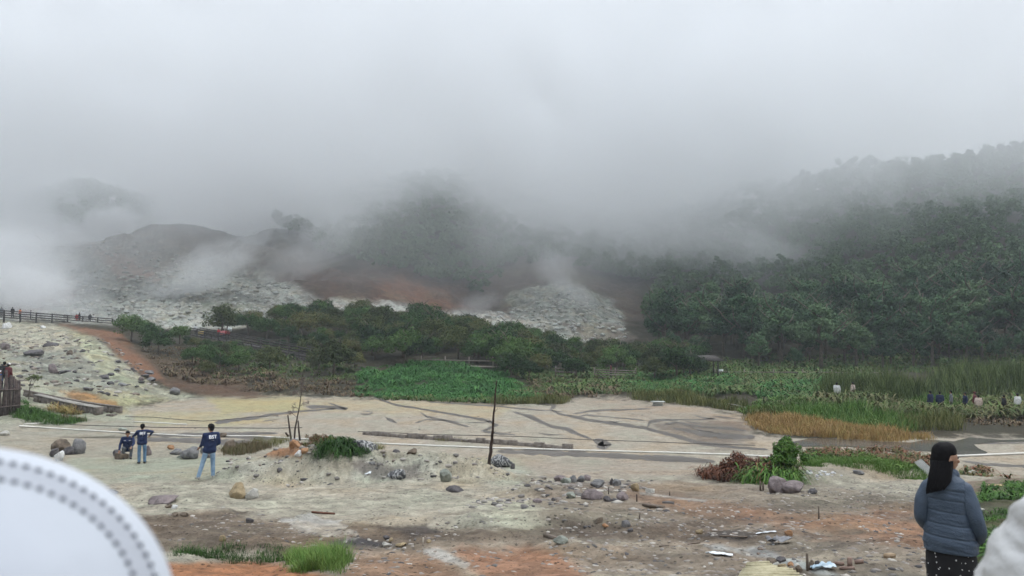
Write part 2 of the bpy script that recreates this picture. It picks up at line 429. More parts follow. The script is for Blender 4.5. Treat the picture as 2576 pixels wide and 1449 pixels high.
paint([(400, 1412), (700, 1418), (860, 1460), (380, 1470)], lin(168, 116, 82), 10, 14, .95, 5, 14)
paint([(1070, 1386), (1100, 1388), (1180, 1420), (1170, 1426), (1090, 1398)], wht, 4, 12, .75, 5, 14)
paint([(1770, 1372), (1900, 1378), (2050, 1425), (2120, 1449), (2060, 1449), (1900, 1396)], lin(188, 192, 190), 5, 18, .75, 5, 14)
paint([(1610, 1238), (1780, 1258), (1775, 1264), (1610, 1244)], wht * .9, 3, 5, .8, 8, 24)
paint([(2460, 1240), (2600, 1210), (2600, 1500), (2400, 1500)], lin(62, 70, 36), 14, 16, .9, 3, 20)
paint([(2340, 1200), (2576, 1195), (2576, 1230), (2340, 1260)], lin(120, 100, 86), 14, 14, .8, 8, 24)
paint([(-900, 990), (340, 1000), (340, 1100), (-900, 1110)], lin(168, 162, 146), 8, 10, 1, 30, 75)
# left slope of pale sulphur rubble
LSL = [(-900, 800), (0, 800), (160, 822), (250, 850), (300, 900), (380, 965), (500, 1000), (330, 1020), (330, 1060), (-900, 1075)]
paint(LSL, lin(164, 162, 142), 8, 14, 1, 38, 122, rocky=1)
paint([(0, 850), (180, 880), (350, 960), (300, 985), (60, 940)], lin(142, 144, 134), 20, 40, .7, 40, 110, rocky=1)
paint([(0, 800), (130, 815), (190, 870), (60, 880), (0, 860)], lin(182, 176, 156), 10, 30, .7, 60, 120, rocky=1)
paint([(180, 830), (230, 850), (290, 920), (370, 985), (260, 950)], lin(176, 176, 146), 8, 20, .8, 40, 115, rocky=1)
paint([(200, 1005), (270, 990), (420, 1005), (300, 1032)], lin(182, 172, 124), 12, 16, .6, 40, 70)
paint([(150, 988), (220, 990), (290, 1012), (300, 1024), (220, 1012)], lin(172, 122, 68), 6, 10, .7, 40, 75)
paint([(150, 815), (300, 838), (330, 870), (400, 930), (420, 965), (360, 945), (300, 895), (250, 848)], lin(138, 100, 76), 8, 14, .9, 50, 125)
paint([(300, 860), (450, 920), (600, 960), (650, 1000), (500, 996), (430, 965), (360, 900)], lin(98, 82, 66), 12, 20, .9, 50, 110)
paint([(400, 955), (560, 960), (680, 1000), (560, 994), (430, 980)], lin(98, 76, 60), 8, 14, .8, 50, 90)
# crater hill far left and centre
CR = [(-900, 600), (180, 590), (350, 600), (560, 640), (720, 690), (830, 760), (900, 780), (700, 800), (560, 830), (280, 818), (0, 800), (-900, 800)]
paint(CR, lin(168, 168, 158), 8, 10, 1, 110, 240, rocky=1)
paint([(180, 590), (400, 600), (700, 595), (830, 640), (900, 700), (700, 690), (450, 660), (380, 700), (180, 640)], lin(128, 112, 100), 18, 60, .6, 150, 240, rocky=.9)
paint([(60, 720), (180, 690), (220, 740), (100, 790), (20, 780)], lin(140, 96, 78), 14, 30, .6, 130, 220, rocky=.6)
paint([(240, 640), (330, 650), (400, 700), (300, 710)], lin(170, 138, 124), 10, 24, .6, 130, 220, rocky=.6)
paint([(700, 690), (900, 660), (1120, 680), (1200, 740), (1210, 780), (1100, 785), (900, 770), (760, 740)], lin(108, 86, 74), 20, 46, .9, 140, 240, rocky=.6)
paint([(960, 720), (1060, 700), (1110, 740), (1180, 776), (1090, 780), (980, 760)], lin(152, 106, 80), 22, 60, .75, 140, 240, rocky=.5)
paint([(830, 752), (1000, 758), (1100, 778), (1290, 782), (1560, 850), (1420, 868), (1200, 850), (1000, 800), (840, 775)], lin(186, 182, 172), 6, 10, 1, 110, 200, rocky=1)
paint([(1180, 680), (1300, 630), (1480, 640), (1600, 720), (1620, 800), (1560, 820), (1280, 790), (1180, 770)], lin(108, 94, 84), 18, 26, .85, 140, 260, rocky=.5)
paint([(1285, 740), (1340, 710), (1430, 705), (1530, 750), (1572, 790), (1570, 822), (1500, 850), (1400, 850), (1290, 790)], lin(158, 158, 148), 10, 26, 1, 130, 230, rocky=1)
paint([(1420, 810), (1560, 815), (1600, 850), (1480, 860)], lin(116, 106, 98), 8, 14, .8, 130, 200, rocky=1)
_cr = sstep(115, 130, YY) * (1 - sstep(235, 250, YY)) * rk
_gl = fbm(XX * .05 + YY * .09, YY * .03 - XX * .02, 5, 83, .6)      # gullies and stains on the crater wall
_gs = 1 + _cr * _gl * 1.5
C *= np.clip(_gs, .45, 1.35)[..., None]
_ys = np.clip(fbm(XX * .11, YY * .08, 4, 87) * 4 - .4, 0, 1)[..., None] * _cr[..., None] * .5
C = C * (1 - _ys) + lin(176, 172, 140) * _ys
_ce = sstep(185, 200, YY) * (1 - sstep(225, 235, YY)) * (1 - sstep(700, 860, DX))
ZZ += _ce * (fbm(XX * .07, YY * .07, 5, 97, .6) * 7 + 1)
ZZ += _cr * np.abs(fbm(XX * .09 + YY * .05, YY * .05, 4, 89, .55)) * -3.4
_fgr = (1 - sstep(20, 30, YY))
_rb = (1 - sstep(15, 26, YY)) * sstep(1250, 1500, DX) * np.clip(fbm(XX * .7, YY * .9, 5, 99, .6) * 3 + .25, 0, 1)
C = C * (1 - _rb[..., None] * .6) + lin(96, 86, 78) * _rb[..., None] * .6
C *= (1 + _fgr * fbm(XX * 2.6, YY * 3.6, 5, 93, .7) * 1.25)[..., None]
C *= .67
ZZ += rk * (fbm(XX * .7, YY * .7, 4, 61, .7)) * (.5 + 1.2 * sstep(110, 150, YY))

nv = XX.size; nr, nc = XX.shape
me = bpy.data.meshes.new('ground')
me.vertices.add(nv); me.vertices.foreach_set('co', np.stack([XX, YY, ZZ], -1).astype(np.float32).ravel())
a = (np.arange(nr - 1)[:, None] * nc + np.arange(nc - 1)[None, :]).ravel()
q = np.stack([a, a + 1, a + nc + 1, a + nc], 1).astype(np.int32)
me.loops.add(q.size); me.loops.foreach_set('vertex_index', q.ravel())
me.polygons.add(len(q)); me.polygons.foreach_set('loop_start', (np.arange(len(q)) * 4).astype(np.int32)); me.polygons.foreach_set('loop_total', np.full(len(q), 4, np.int32))
me.polygons.foreach_set('use_smooth', np.ones(len(q), bool))
me.update(calc_edges=True)
ca = me.color_attributes.new('soil', 'FLOAT_COLOR', 'POINT')
ca.data.foreach_set('color', np.concatenate([C, rk[..., None]], -1).astype(np.float32).ravel())
g = NB('ground_soil')
va = g.n('ShaderNodeVertexColor', layer_name='soil')
tcn = g.n('ShaderNodeTexCoord').outputs['Object']
n1 = g.noise(1.4, 9, .68, tcn); n2 = g.noise(14, 6, .7, tcn)
v1 = g.n('ShaderNodeMapRange', {0: n1, 1: .3, 2: .7, 3: .74, 4: 1.24}).outputs[0]
v2 = g.n('ShaderNodeMapRange', {0: n2, 1: .3, 2: .7, 3: .82, 4: 1.18}).outputs[0]
vv = g.math('MULTIPLY', v1, v2)
# pebbly speckle, denser on the rubble slopes
vor = g.n('ShaderNodeTexVoronoi', {'Vector': tcn, 'Scale': .9, 'Randomness': 1.0}); vor2 = g.n('ShaderNodeTexVoronoi', {'Vector': tcn, 'Scale': 7.0})
sp = g.n('ShaderNodeSeparateColor', {0: vor.outputs['Color']}).outputs[0]
spv = g.n('ShaderNodeMapRange', {0: sp, 1: 0, 2: 1, 3: .68, 4: 1.3}).outputs[0]
rkf = va.outputs['Alpha']
spm = g.math('ADD', g.math('MULTIPLY', g.math('SUBTRACT', spv, 1.0), rkf), 1.0)
sp2 = g.n('ShaderNodeSeparateColor', {0: vor2.outputs['Color']}).outputs[1]
sp2v = g.n('ShaderNodeMapRange', {0: sp2, 1: 0, 2: 1, 3: .9, 4: 1.1}).outputs[0]
vv = g.math('MULTIPLY', g.math('MULTIPLY', vv, spm), sp2v)
# scattered dark and pale grit
for sc_, thr_, lo_, msc in ((11.0, .30, .45, .9), (26.0, .33, .6, 1.7), (4.2, .16, .5, .6)):
    vo_ = g.n('ShaderNodeTexVoronoi', {'Vector': tcn, 'Scale': sc_, 'Randomness': 1.0})
    rnd_ = g.n('ShaderNodeSeparateColor', {0: vo_.outputs['Color']}).outputs[0]
    den_ = g.math('GREATER_THAN', g.math('ADD', g.noise(msc, 5, .6, tcn), g.math('MULTIPLY', rnd_, .35)), .72)
    mk_ = g.math('MULTIPLY', g.math('LESS_THAN', vo_.outputs['Distance'], thr_), den_)
    vv = g.math('MULTIPLY', vv, g.math('SUBTRACT', 1.0, g.math('MULTIPLY', mk_, g.math('MULTIPLY', g.n('ShaderNodeSeparateColor', {0: vo_.outputs['Color']}).outputs[1], 1 - lo_ + .25))))
cc = g.n('ShaderNodeCombineColor', {0: vv, 1: vv, 2: vv}).outputs[0]
col = g.mix(1.0, va.outputs['Color'], cc, 'MULTIPLY')
hue = g.noise(.35, 5, .6, tcn)
tint = g.ramp(hue, [(.3, (1.08, .98, .86)), (.5, (1, 1, 1)), (.7, (.93, 1.02, 1.0))])
col = g.mix(1.0, col, tint, 'MULTIPLY')
hb = g.math('ADD', g.math('MULTIPLY', n2, .35), g.math('MULTIPLY', g.math('MULTIPLY', vor.outputs['Distance'], rkf), 1.6))
hb = g.math('ADD', hb, g.math('MULTIPLY', g.noise(45, 4, .6, tcn), .12))
g.bsdf(col, .88, hb, .5, .18, **{'Specular IOR Level': .2})
me.materials.append(g.m)
ground = bpy.data.objects.new('ground', me); COL.objects.link(ground)
tag(ground, 'bare pale crater floor and slopes of mud, gravel and orange soil', kind='structure')
# ------------------------------------------------------------------ vegetation
RS = np.random.RandomState(11)
def norm(v): return v / np.maximum(np.linalg.norm(v, axis=-1, keepdims=True), 1e-9)
def leaves(mb, P, N, size, asp=.55, mi=0, rs=RS):
    """one small pointed leaf-clump face at each point"""
    n = len(P); size = np.broadcast_to(size, n)[:, None]
    t = norm(np.cross(N, rs.normal(size=(n, 3)))); b = np.cross(N, t)
    bend = N * size * rs.uniform(-.25, .25, (n, 1))
    V = np.stack([P - t * size * .5, P + b * size * asp * .5 + bend, P + t * size * .5, P - b * size * asp * .5 + bend], 1)
    mb.add(V.reshape(-1, 3), [np.arange(n * 4).reshape(-1, 4)], mi)
def crown_pts(rs, n, clumps, spread, thick=.55):
    """clump centres + leaves around them; spread = (rx, ry, rz)"""
    d = norm(rs.normal(size=(clumps, 3))); d[:, 2] = np.abs(d[:, 2]) * 1.0 - .25
    c = d * (rs.uniform(.25, 1, (clumps, 1)) ** .55) * np.array(spread) * .8
    cr = rs.uniform(.2, .42, clumps) * min(spread)
    k = rs.randint(0, clumps, n)
    dd = norm(rs.normal(size=(n, 3))); dd[:, 2] = dd[:, 2] * .7 + .15
    P = c[k] + dd * cr[k][:, None] * (rs.uniform(thick, 1, (n, 1)))
    N = norm(dd + rs.normal(size=(n, 3)) * .55 + np.array([0, 0, .35]))
    return P, N
def strips(mb, P, az, h, out, w, seg=3, droop=.0, mi=0, rs=RS, curl=None):
    """bent tapering blades / fronds from points P"""
    n = len(P); h = np.broadcast_to(h, n); out = np.broadcast_to(out, n); w = np.broadcast_to(w, n)
    ax = np.stack([np.cos(az), np.sin(az), np.zeros(n)], 1); sd = np.stack([-np.sin(az), np.cos(az), np.zeros(n)], 1)
    rows = []
    for i in range(seg + 1):
        t = i / seg
        c = P + ax * (out * t ** 1.4)[:, None]
        c[:, 2] += h * (t * (1 + droop) - droop * t * t * 1.0 * (1 + droop)) if droop else h * (t - .12 * t * t)
        ww = w * (1 - t ** 1.6) * (.55 + .9 * math.sin(min(t * 2.2, 1.57)) * .5) + .0008
        rows.append(c - sd * ww[:, None] * .5); rows.append(c + sd * ww[:, None] * .5)
    V = np.stack(rows, 1); m = 2 * (seg + 1)
    idx = (np.arange(n) * m)[:, None, None]; q = np.array([[2 * i, 2 * i + 1, 2 * i + 3, 2 * i + 2] for i in range(seg)])[None]
    mb.add(V.reshape(-1, 3), [(idx + q).reshape(-1, 4)], mi)
def in_poly(x, y, P):
    return sd_poly(x, y, P) < 0
def scatter(P, dens, rs=RS, clump=0.0):
    """ground points, even over the ground, inside a patch given as (Dx, Y) corners"""
    P = np.asarray(P, float); W = np.stack([(P[:, 0] - CX) / F * P[:, 1], P[:, 1]], 1)
    x0, y0 = W.min(0); x1, y1 = W.max(0); n = int((x1 - x0) * (y1 - y0) * dens)
    x = rs.uniform(x0, x1, n); y = rs.uniform(y0, y1, n)
    k = in_poly(x + fbm(x * .5, y * .5, 3, 71) * 1.2, y + fbm(x * .5, y * .5, 3, 77) * 1.2, W)
    if clump: k &= fbm(x * .55, y * .55, 4, 81) > -clump
    x = x[k]; y = y[k]
    return np.stack([x, y, H(x, y) - .02], 1)
def ferns(mb, P, size, k=7, w=.2, mi=0, rs=RS, droop=.55):
    n = len(P); Q = np.repeat(P, k, 0); hm = np.clip(.95 + 2.0 * fbm(P[:, 0] * .35, P[:, 1] * .22, 4, 101), .35, 1.6) if n > 400 else 1.0
    s = np.repeat(rs.uniform(.55, 1.2, n) * hm * size, k) * rs.uniform(.7, 1.1, n * k)
    az = rs.uniform(0, 2 * np.pi, n * k)
    Q = Q + np.stack([rs.normal(size=n * k), rs.normal(size=n * k), np.zeros(n * k)], 1) * .12 * size
    strips(mb, Q, az, s * rs.uniform(.45, 1.0, n * k), s * rs.uniform(.6, 1.15, n * k), s * w * rs.uniform(.7, 1.3, n * k), 4, droop + .3, mi, rs)
def blades(mb, P, hgt, k=8, w=.012, mi=0, rs=RS, lean=.35, spread=.1):
    n = len(P); Q = np.repeat(P, k, 0) + np.stack([rs.normal(size=n * k), rs.normal(size=n * k), np.zeros(n * k)], 1) * spread
    hm = np.clip(.95 + 2.2 * fbm(P[:, 0] * .35, P[:, 1] * .22, 4, 103), .3, 1.6) if P[:, 1].mean() > 20 else np.clip(.9 + 2.4 * fbm(P[:, 0] * 2.5, P[:, 1] * 2.5, 4, 105), .15, 1.5)
    h = np.repeat(rs.uniform(.5, 1.15, n) * hm, k) * rs.uniform(.6, 1.15, n * k) * hgt
    strips(mb, Q, rs.uniform(0, 2 * np.pi, n * k), h, h * rs.uniform(.05, lean * 2, n * k), w * rs.uniform(.6, 1.4, n * k), 3, 0, mi, rs)

L_DARK = leaf_mat('leaf_dark', [(.010, .028, .009), (.025, .06, .016), (.048, .105, .026), (.08, .14, .036)], .5)
L_OLIVE = leaf_mat('leaf_olive', [(.02, .03, .010), (.045, .065, .02), (.08, .10, .03), (.125, .12, .042)], .5)
L_FOREST = leaf_mat('leaf_forest', [(.012, .034, .016), (.03, .075, .032), (.06, .12, .052), (.10, .16, .075)], .12)
L_FERN = leaf_mat('fern_green', [(.03, .05, .018), (.03, .105, .026), (.05, .16, .04), (.10, .22, .055)], .25)
L_FERN2 = leaf_mat('fern_mixed', [(.03, .05, .018), (.048, .10, .026), (.08, .14, .036), (.13, .125, .055)], .5)
L_BROWN = leaf_mat('fern_brown', [(.05, .035, .022), (.11, .075, .048), (.17, .12, .075), (.10, .10, .04)], .5)
L_RUST = leaf_mat('fern_rust', [(.05, .028, .018), (.12, .05, .03), (.2, .09, .055), (.07, .09, .03)], 1.2)
L_GRASS = leaf_mat('grass_green', [(.02, .05, .012), (.045, .105, .02), (.08, .17, .032), (.15, .22, .06)], 1)
L_YGR = leaf_mat('grass_yellow', [(.07, .09, .025), (.15, .155, .05), (.23, .21, .085), (.30, .25, .12)], .5)
L_ORG = leaf_mat('grass_orange', [(.16, .12, .04), (.30, .19, .075), (.40, .26, .11), (.26, .24, .08)], .5)
L_REED = leaf_mat('reed', [(.06, .09, .03), (.12, .16, .05), (.2, .225, .09), (.3, .27, .14)], .4)
BARK = rough_mat('bark', (.05, .04, .03), (.16, .13, .10), 6)
DEADW = rough_mat('dead_wood', (.02, .014, .011), (.07, .045, .035), 8)

# ---- tree prototypes
def limb_tree(mb, h, r, rs, n=5, spread=1.2, z0=.45):
    pts = [(0, 0, -.3)]
    for i in range(1, 6): pts.append((rs.normal() * .05 * h * i / 6, rs.normal() * .05 * h * i / 6, h * i / 5))
    mb.tube(pts, [r * (1 - .75 * i / 5) for i in range(6)], 7)
    for k in range(n):
        j = rs.randint(2, 5); p = np.array(pts[j]); a = rs.uniform(0, 6.28); L = h * rs.uniform(.25, .45) * spread
        q = p + np.array([math.cos(a) * L * .6, math.sin(a) * L * .6, L * .45]); s = q + np.array([math.cos(a + .4) * L * .4, math.sin(a + .4) * L * .4, L * .35])
        mb.tube([p, q, s], [r * .45, r * .28, r * .08], 5)
def tree_proto(kind, seed, h, rx, mat, n=1500, ls=.34, clumps=26, low=.25, name='tree'):
    rs = np.random.RandomState(seed)
    root = empty(name, (0, 0, -50))
    c = MB(); rz = h * (1 - low) * .62
    P, N = crown_pts(rs, n, clumps, (rx, rx, rz))
    P[:, 2] += h - rz * .88
    P[:, 2] = np.maximum(P[:, 2], .1)
    leaves(c, P, N, rs.uniform(.6, 1.25, n) * ls, .6, 0, rs)
    co = c.build('crown', mat, root)
    t = MB(); limb_tree(t, h * .86, .028 * h + .02, rs)
    to = t.build('trunk', BARK, root, True)
    reg(root, co, to); return root
def forget(root):
    for ch in KIDS[root.name]: bpy.data.objects.remove(ch)
    bpy.data.objects.remove(root)
BUSH = [tree_proto('b', 100 + i, 3.6, 2.1, m, 3000, .21, 34, .02, 'bushy_tree') for i, m in enumerate([L_DARK, L_DARK, L_OLIVE, L_DARK, L_OLIVE])]
TREE = [tree_proto('t', 200 + i, 8.0, 2.7, L_FOREST, 3000, .36, 30, .05, 'forest_tree') for i in range(5)]
TALL = [tree_proto('r', 300 + i, 9.0, 2.1, L_FOREST, 1100, .5, 16, .5, 'ridge_tree') for i in range(3)]
USED = set()
def plant(proto, x, y, sc, label, group, sz=None, sink=.15, name=None):
    o = copy_tree(proto); o.location = (x, y, gz(x, y) - sink); o.rotation_euler = (0, 0, random.uniform(0, 6.28))
    o.scale = (sc, sc, sz or sc)
    tag(o, label, 'tree', group)
    if name: o.name = name
    return o
random.seed(4)
def BWZ(d):
    t = (d - 478) / 328; return 4.26 + (1.45 - 4.26) * t, 114 - 26 * t
# centre thicket: (Dx, Y, height m, proto, label or None)
THK = 'bushy trees of the thicket below the crater'
BUSHL = 'round evergreen bushy tree in the dense thicket below the crater'
special = [
 (332, 101, 4.4, 0, 'dark round bushy tree standing at the end of the upper boardwalk railing'),
 (402, 93, 3.7, 3, 'dark bushy tree just right of the orange slope, below the boardwalk end'),
 (455, 103, 3.2, 1, 'low bushy tree between the boardwalk end and the white walker'),
 (380, 100, 3.6, 0, 'dark bushy tree pressed between the two round ones left of the hidden walkway'),
 (682, 84, 3.4, 2, 'olive bushy tree standing directly before the dark middle boardwalk'),
 (842, 80, 4.4, 2, 'large olive brown bushy tree at the left end of the green fern patch'),
 (805, 84, 3.0, 4, 'smaller olive bushy tree leaning on the large olive one by the boardwalk end'),
 (1052, 118, 5.6, 1, 'tall pointed dark tree rising above the thicket against orange soil'),
 (800, 124, 4.6, 1, 'broad dark tree topping the left part of the thicket before white rubble'),
 (737, 122, 4.2, 3, 'dark tree at the upper left shoulder of the thicket before white rubble'),
 (1285, 80, 3.4, 0, 'dark rounded bush overhanging the right end of the green ferns'),
 (1330, 78, 2.8, 3, 'low dark bush at the right edge of the green ferns above pale grass'),
 (1450, 82, 3.2, 1, 'dark bush between the two bits of wooden railing'),
]
for dx, Y, h, p, lab in special:
    x = (dx - CX) / F * Y; plant(BUSH[p], x, Y, h / 3.6, lab, None, name='bushy_tree')
pts = []
for Y in np.arange(84, 126, 4.6):
    for dx in np.arange(560, 1760, 56 * 90 / Y):
        d = dx + random.uniform(-22, 22); y = Y + random.uniform(-2, 2)
        if d < 900 and y < 108: continue
        if d > 1400 and y > 118: continue
        if y < 87 and d < 1260: continue
        if y < 90 and 1380 < d < 1640: continue
        if d < 640 and y > 118: continue
        pts.append((d, y))
for d, y in pts:
    x = (d - CX) / F * y
    hh = random.uniform(3.0, 5.6) * (1.0 if d < 1300 else .85) * (.8 if y > 112 else 1)
    k = 0 if d < 800 else 1 if d < 1100 else 2 if d < 1400 else 3
    plant(random.choice(BUSH), x, y, hh / 3.6, ('bushy tree of the thicket end below the white rubble slope', 'bushy tree of the thicket behind the bright fern bed, under the orange bank', 'bushy tree of the thicket behind the dark bush at the fern bed end', 'bushy tree of the thicket behind the grey railings under the rock mound')[k], ('bushy trees under the white rubble', 'bushy trees behind the fern bed', 'bushy trees right of the fern bed', 'bushy trees behind the grey railings')[k], name='bushy_tree')
for i in range(60):   # bushes on the lower slope left of the fern bed
    d = random.uniform(470, 900); y = random.uniform(78, 106)
    if abs(d - 682) < 60 and y < 90: continue
    x = (d - CX) / F * y; hgt = random.uniform(1.6, 3.2); zd, yd = BWZ(d)
    if y < yd: # do not hide the boardwalk deck
        zlim = 5 + (zd - 5) * y / yd
        hgt = min(hgt, max(zlim - gz(x, y) + .1, .9))
    elif y < yd + 3: continue
    plant(random.choice(BUSH), x, y, hgt / 3.6, 'low shrub on the slope between the mud flat and the middle boardwalk', 'low shrubs below the middle boardwalk', name='shrub')
# right forest: nearest ones as individuals
FLAB = 'tall green tree on the foggy wooded slope behind the fern plain'
ft = []
for Y in np.arange(103, 300, 4.2):
    for dx in np.arange(1480, 2800, 50 * 150 / Y):
        d = dx + random.uniform(-16, 16); y = Y + random.uniform(-2, 2)
        if d < 1640 and y < 128: continue
        if d < 1640 and y < 205: continue
        if d < 1900 and y < 112: continue
        ft.append((d, y))
ft.sort(key=lambda t: t[1])
NFT = 230
def FL(d, y):
    k = 0 if d < 1900 else 1 if d < 2250 else 2
    a_ = ('beside the grey rock mound', 'above the bulging reeds', 'above the visitors by the water')[k]
    if y < 112: return ('tall tree in the lowest row of the foggy wood ' + a_, 'lowest row trees ' + a_)
    return ('tall tree standing within the foggy slope wood ' + a_, 'slope wood trees ' + a_)
for d, y in ft[:NFT]:
    x = (d - CX) / F * y
    plant(random.choice(TREE), x, y, random.choice((.5, .7, .8, .95, 1.1, 1.3)) * random.uniform(.9, 1.1), *FL(d, y), name='forest_tree')
# ridge silhouettes
for i in range(30):
    d = 2030 + i * 20 + random.uniform(-9, 9); 
    y = 272 if d < 2330 else 262
    x = (d - CX) / F * y
    plant(random.choice(TALL), x, y, random.uniform(.5, 1.05), 'slender tree outlined on the misty ridge against pale sky', 'trees along the ridge', name='ridge_tree')
for d, y, s, lab in [(722, 222, .95, 'spreading umbrella shaped tree outlined on the brown crater rim'), (690, 222, .45, 'small dark bush on the crater rim beside the spreading tree'), (775, 225, .5, 'low rounded tree on the rim right of the spreading tree'), (820, 226, .6, 'low dark tree where the crater rim meets the wooded hill')]:
    x = (d - CX) / F * y; plant(BUSH[1] if s < .9 else TALL[0], x, y, s if s < .9 else .72, lab, None, name='rim_tree')
# rest of the woods as one mass
mass = MB(); rs = np.random.RandomState(5)
def mass_tree(x, y, h, r, n=330, ls=.75):
    P, N = crown_pts(rs, n, 12, (r, r, h * .5)); P[:, 2] += h * .55
    P += np.array([x, y, gz(x, y)]); leaves(mass, P, N, rs.uniform(.6, 1.25, n) * ls, .7, 0, rs)
for d, y in ft[NFT:]:
    mass_tree((d - CX) / F * y, y, random.uniform(3.5, 10.5), random.uniform(1.5, 3.6), 340, .7)
for i in range(420):
    d = random.uniform(1950, 2720); y = random.uniform(252, 292); mass_tree((d - CX) / F * y, y, random.uniform(2.5, 5), 3.2, 130, 1.2)
for i in range(1500):
    d = random.uniform(690, 1660); y = random.uniform(196, 330)
    lim = np.interp(d, [690, 860, 1000, 1100, 1230, 1300, 1450, 1660], [222, 205, 198, 194, 196, 222, 226, 205])
    if y < lim: continue
    mass_tree((d - CX) / F * y, y, random.uniform(3, 7), random.uniform(1.8, 3), 130, 1.1)
for i in range(320):
    d = random.uniform(40, 430); y = random.uniform(290, 345); mass_tree((d - CX) / F * y, y, random.uniform(5, 9), 3, 110, 1.3)
wo = mass.build('forest', L_FOREST); tag(wo, 'wooded hills fading up into the low cloud', kind='stuff')
for r_ in BUSH + TREE + TALL: forget(r_)

# ---- ground cover patches
def patch(name, label, mat, fn):
    mb = MB(); fn(mb); o = mb.build(name, mat); tag(o, label, kind='stuff'); return o
patch('fern_bed', 'bright green ferns in a dense bed behind the mud flat', L_FERN, lambda m: (ferns(m, scatter([(900, 66), (985, 63), (1120, 61), (1230, 60), (1370, 63), (1330, 72), (1260, 84), (1100, 88), (905, 84)], 11, clump=.22), .9, 9, .12),))
patch('undergrowth', 'brown and green undergrowth edging the mud flat behind the ferns', L_FERN2, lambda m: (
    ferns(m, scatter([(960, 62), (1250, 58.5), (1400, 60), (1380, 64), (1100, 62), (980, 64)], 5.0), .8, 6, .17),
    ferns(m, scatter([(1230, 62), (1480, 66), (1650, 66), (1850, 64), (2100, 62), (2200, 90), (1900, 104), (1500, 100), (1280, 90), (1340, 74)], 4.6), 1.0, 7, .17),
    ferns(m, scatter([(500, 80), (600, 76), (900, 74), (900, 96), (700, 104), (540, 104), (470, 96)], 2.6), .75, 6, .18),
    ferns(m, scatter([(1640, 96), (2800, 96), (2850, 116), (1640, 112)], 1.6), 1.4, 7, .2)))
patch('fern_patch', 'fresh green ferns below the far woodland railing', L_FERN, lambda m: (
    ferns(m, scatter([(1560, 68), (1760, 66), (1860, 74), (1840, 92), (1580, 92)], 4.5), 1.0, 7, .17),
    ferns(m, scatter([(1900, 62), (2060, 60), (2140, 70), (2050, 84), (1900, 80)], 4), 1.0, 7, .17)))
patch('dead_fern', 'brown withered ferns and twigs along the left edge of the flat', L_BROWN, lambda m: (
    ferns(m, scatter([(380, 84), (430, 76), (560, 71), (660, 68.5), (960, 64.5), (980, 69), (800, 76), (620, 84), (480, 100), (360, 96)], 2.6), .8, 7, .2),
    ferns(m, scatter([(1270, 60.5), (1560, 65), (1560, 80), (1300, 76)], 1.2), .9, 7, .2),
    ferns(m, scatter([(2130, 58), (2260, 46), (2700, 44), (2700, 56), (2400, 58)], 2.6), .8, 7, .22)))
patch('straw_grass', 'pale straw coloured grass fringe along the far edge of the flat', L_YGR, lambda m: (
    blades(m, scatter([(1235, 58.5), (1400, 58), (1430, 62), (1250, 62)], 16), .75, 9, .05, spread=.2),
    blades(m, scatter([(1590, 61), (1700, 58.5), (1860, 55), (1870, 60), (1620, 66)], 13), .8, 9, .05, spread=.2),
    blades(m, scatter([(1870, 50), (1960, 49), (2000, 55), (1870, 54)], 12), .7, 9, .05, spread=.2),
    blades(m, scatter([(2250, 43), (2400, 43), (2420, 47), (2260, 48)], 14), .8, 9, .04, spread=.2)))
patch('orange_grass', 'dry orange grass belt at the right edge of the mud', L_ORG, lambda m: (
    blades(m, scatter([(1880, 45.5), (1930, 42), (2100, 39.5), (2262, 38.6), (2265, 41), (2160, 44), (1990, 48), (1890, 49)], 34), .55, 9, .035, spread=.16),
    blades(m, scatter([(2270, 39.2), (2330, 39.6), (2320, 41.5), (2270, 41)], 30), .35, 9, .03, spread=.16)))
patch('grass', 'green grass behind the dry orange belt', L_GRASS, lambda m: (
    blades(m, scatter([(1870, 52), (1960, 49), (2150, 44.5), (2262, 41.5), (2300, 46), (2500, 52), (2500, 60), (2000, 62), (1880, 58)], 9), .75, 9, .06, spread=.25),
    ferns(m, scatter([(1870, 52), (1960, 50), (2150, 46), (2262, 43), (2300, 48), (2500, 54), (2500, 64), (2000, 64), (1880, 58)], 5), .75, 6, .16)))
patch('reeds', 'tall feathery reeds bulging above the grass', L_REED, lambda m: (
    blades(m, scatter([(2050, 62), (2120, 58), (2230, 57), (2330, 60), (2300, 66), (2120, 68)], 13), 2.6, 10, .06, spread=.35, lean=.3),
    blades(m, scatter([(2310, 66), (2460, 64), (2800, 62), (2900, 84), (2420, 84), (2340, 74)], 4), 2.5, 10, .07, spread=.4, lean=.3)))
patch('thicket_fringe', 'dark brownish leafy scrub before the visitors at the water', L_FERN2, lambda m: (
    ferns(m, scatter([(2180, 50.5), (2300, 49), (2700, 48), (2720, 50.6), (2300, 51), (2190, 53)], 10), 1.55, 10, .08),
    ferns(m, scatter([(2040, 57), (2220, 56.5), (2220, 58.8), (2040, 59.2)], 9), 1.9, 9, .08),
    ferns(m, scatter([(1900, 58), (2200, 56), (2340, 53), (2600, 53), (2800, 60), (2500, 66), (2100, 62)], 3), 1.3, 9, .09)))
patch('bank_plants', 'leafy plants covering the right hand bank top', L_GRASS, lambda m: (
    ferns(m, scatter([(2440, 17), (2560, 16.5), (2700, 15), (2760, 8), (2600, 7), (2470, 9)], 34), .42, 8, .13),
    ferns(m, scatter([(2470, 9.5), (2560, 7.5), (2720, 8), (2700, 15), (2560, 15.5), (2480, 13)], 80), .3, 8, .16),
    ferns(m, scatter([(2420, 17.5), (2500, 18.5), (2640, 19), (2640, 23), (2500, 22), (2430, 20.5)], 30), .34, 8, .16)))
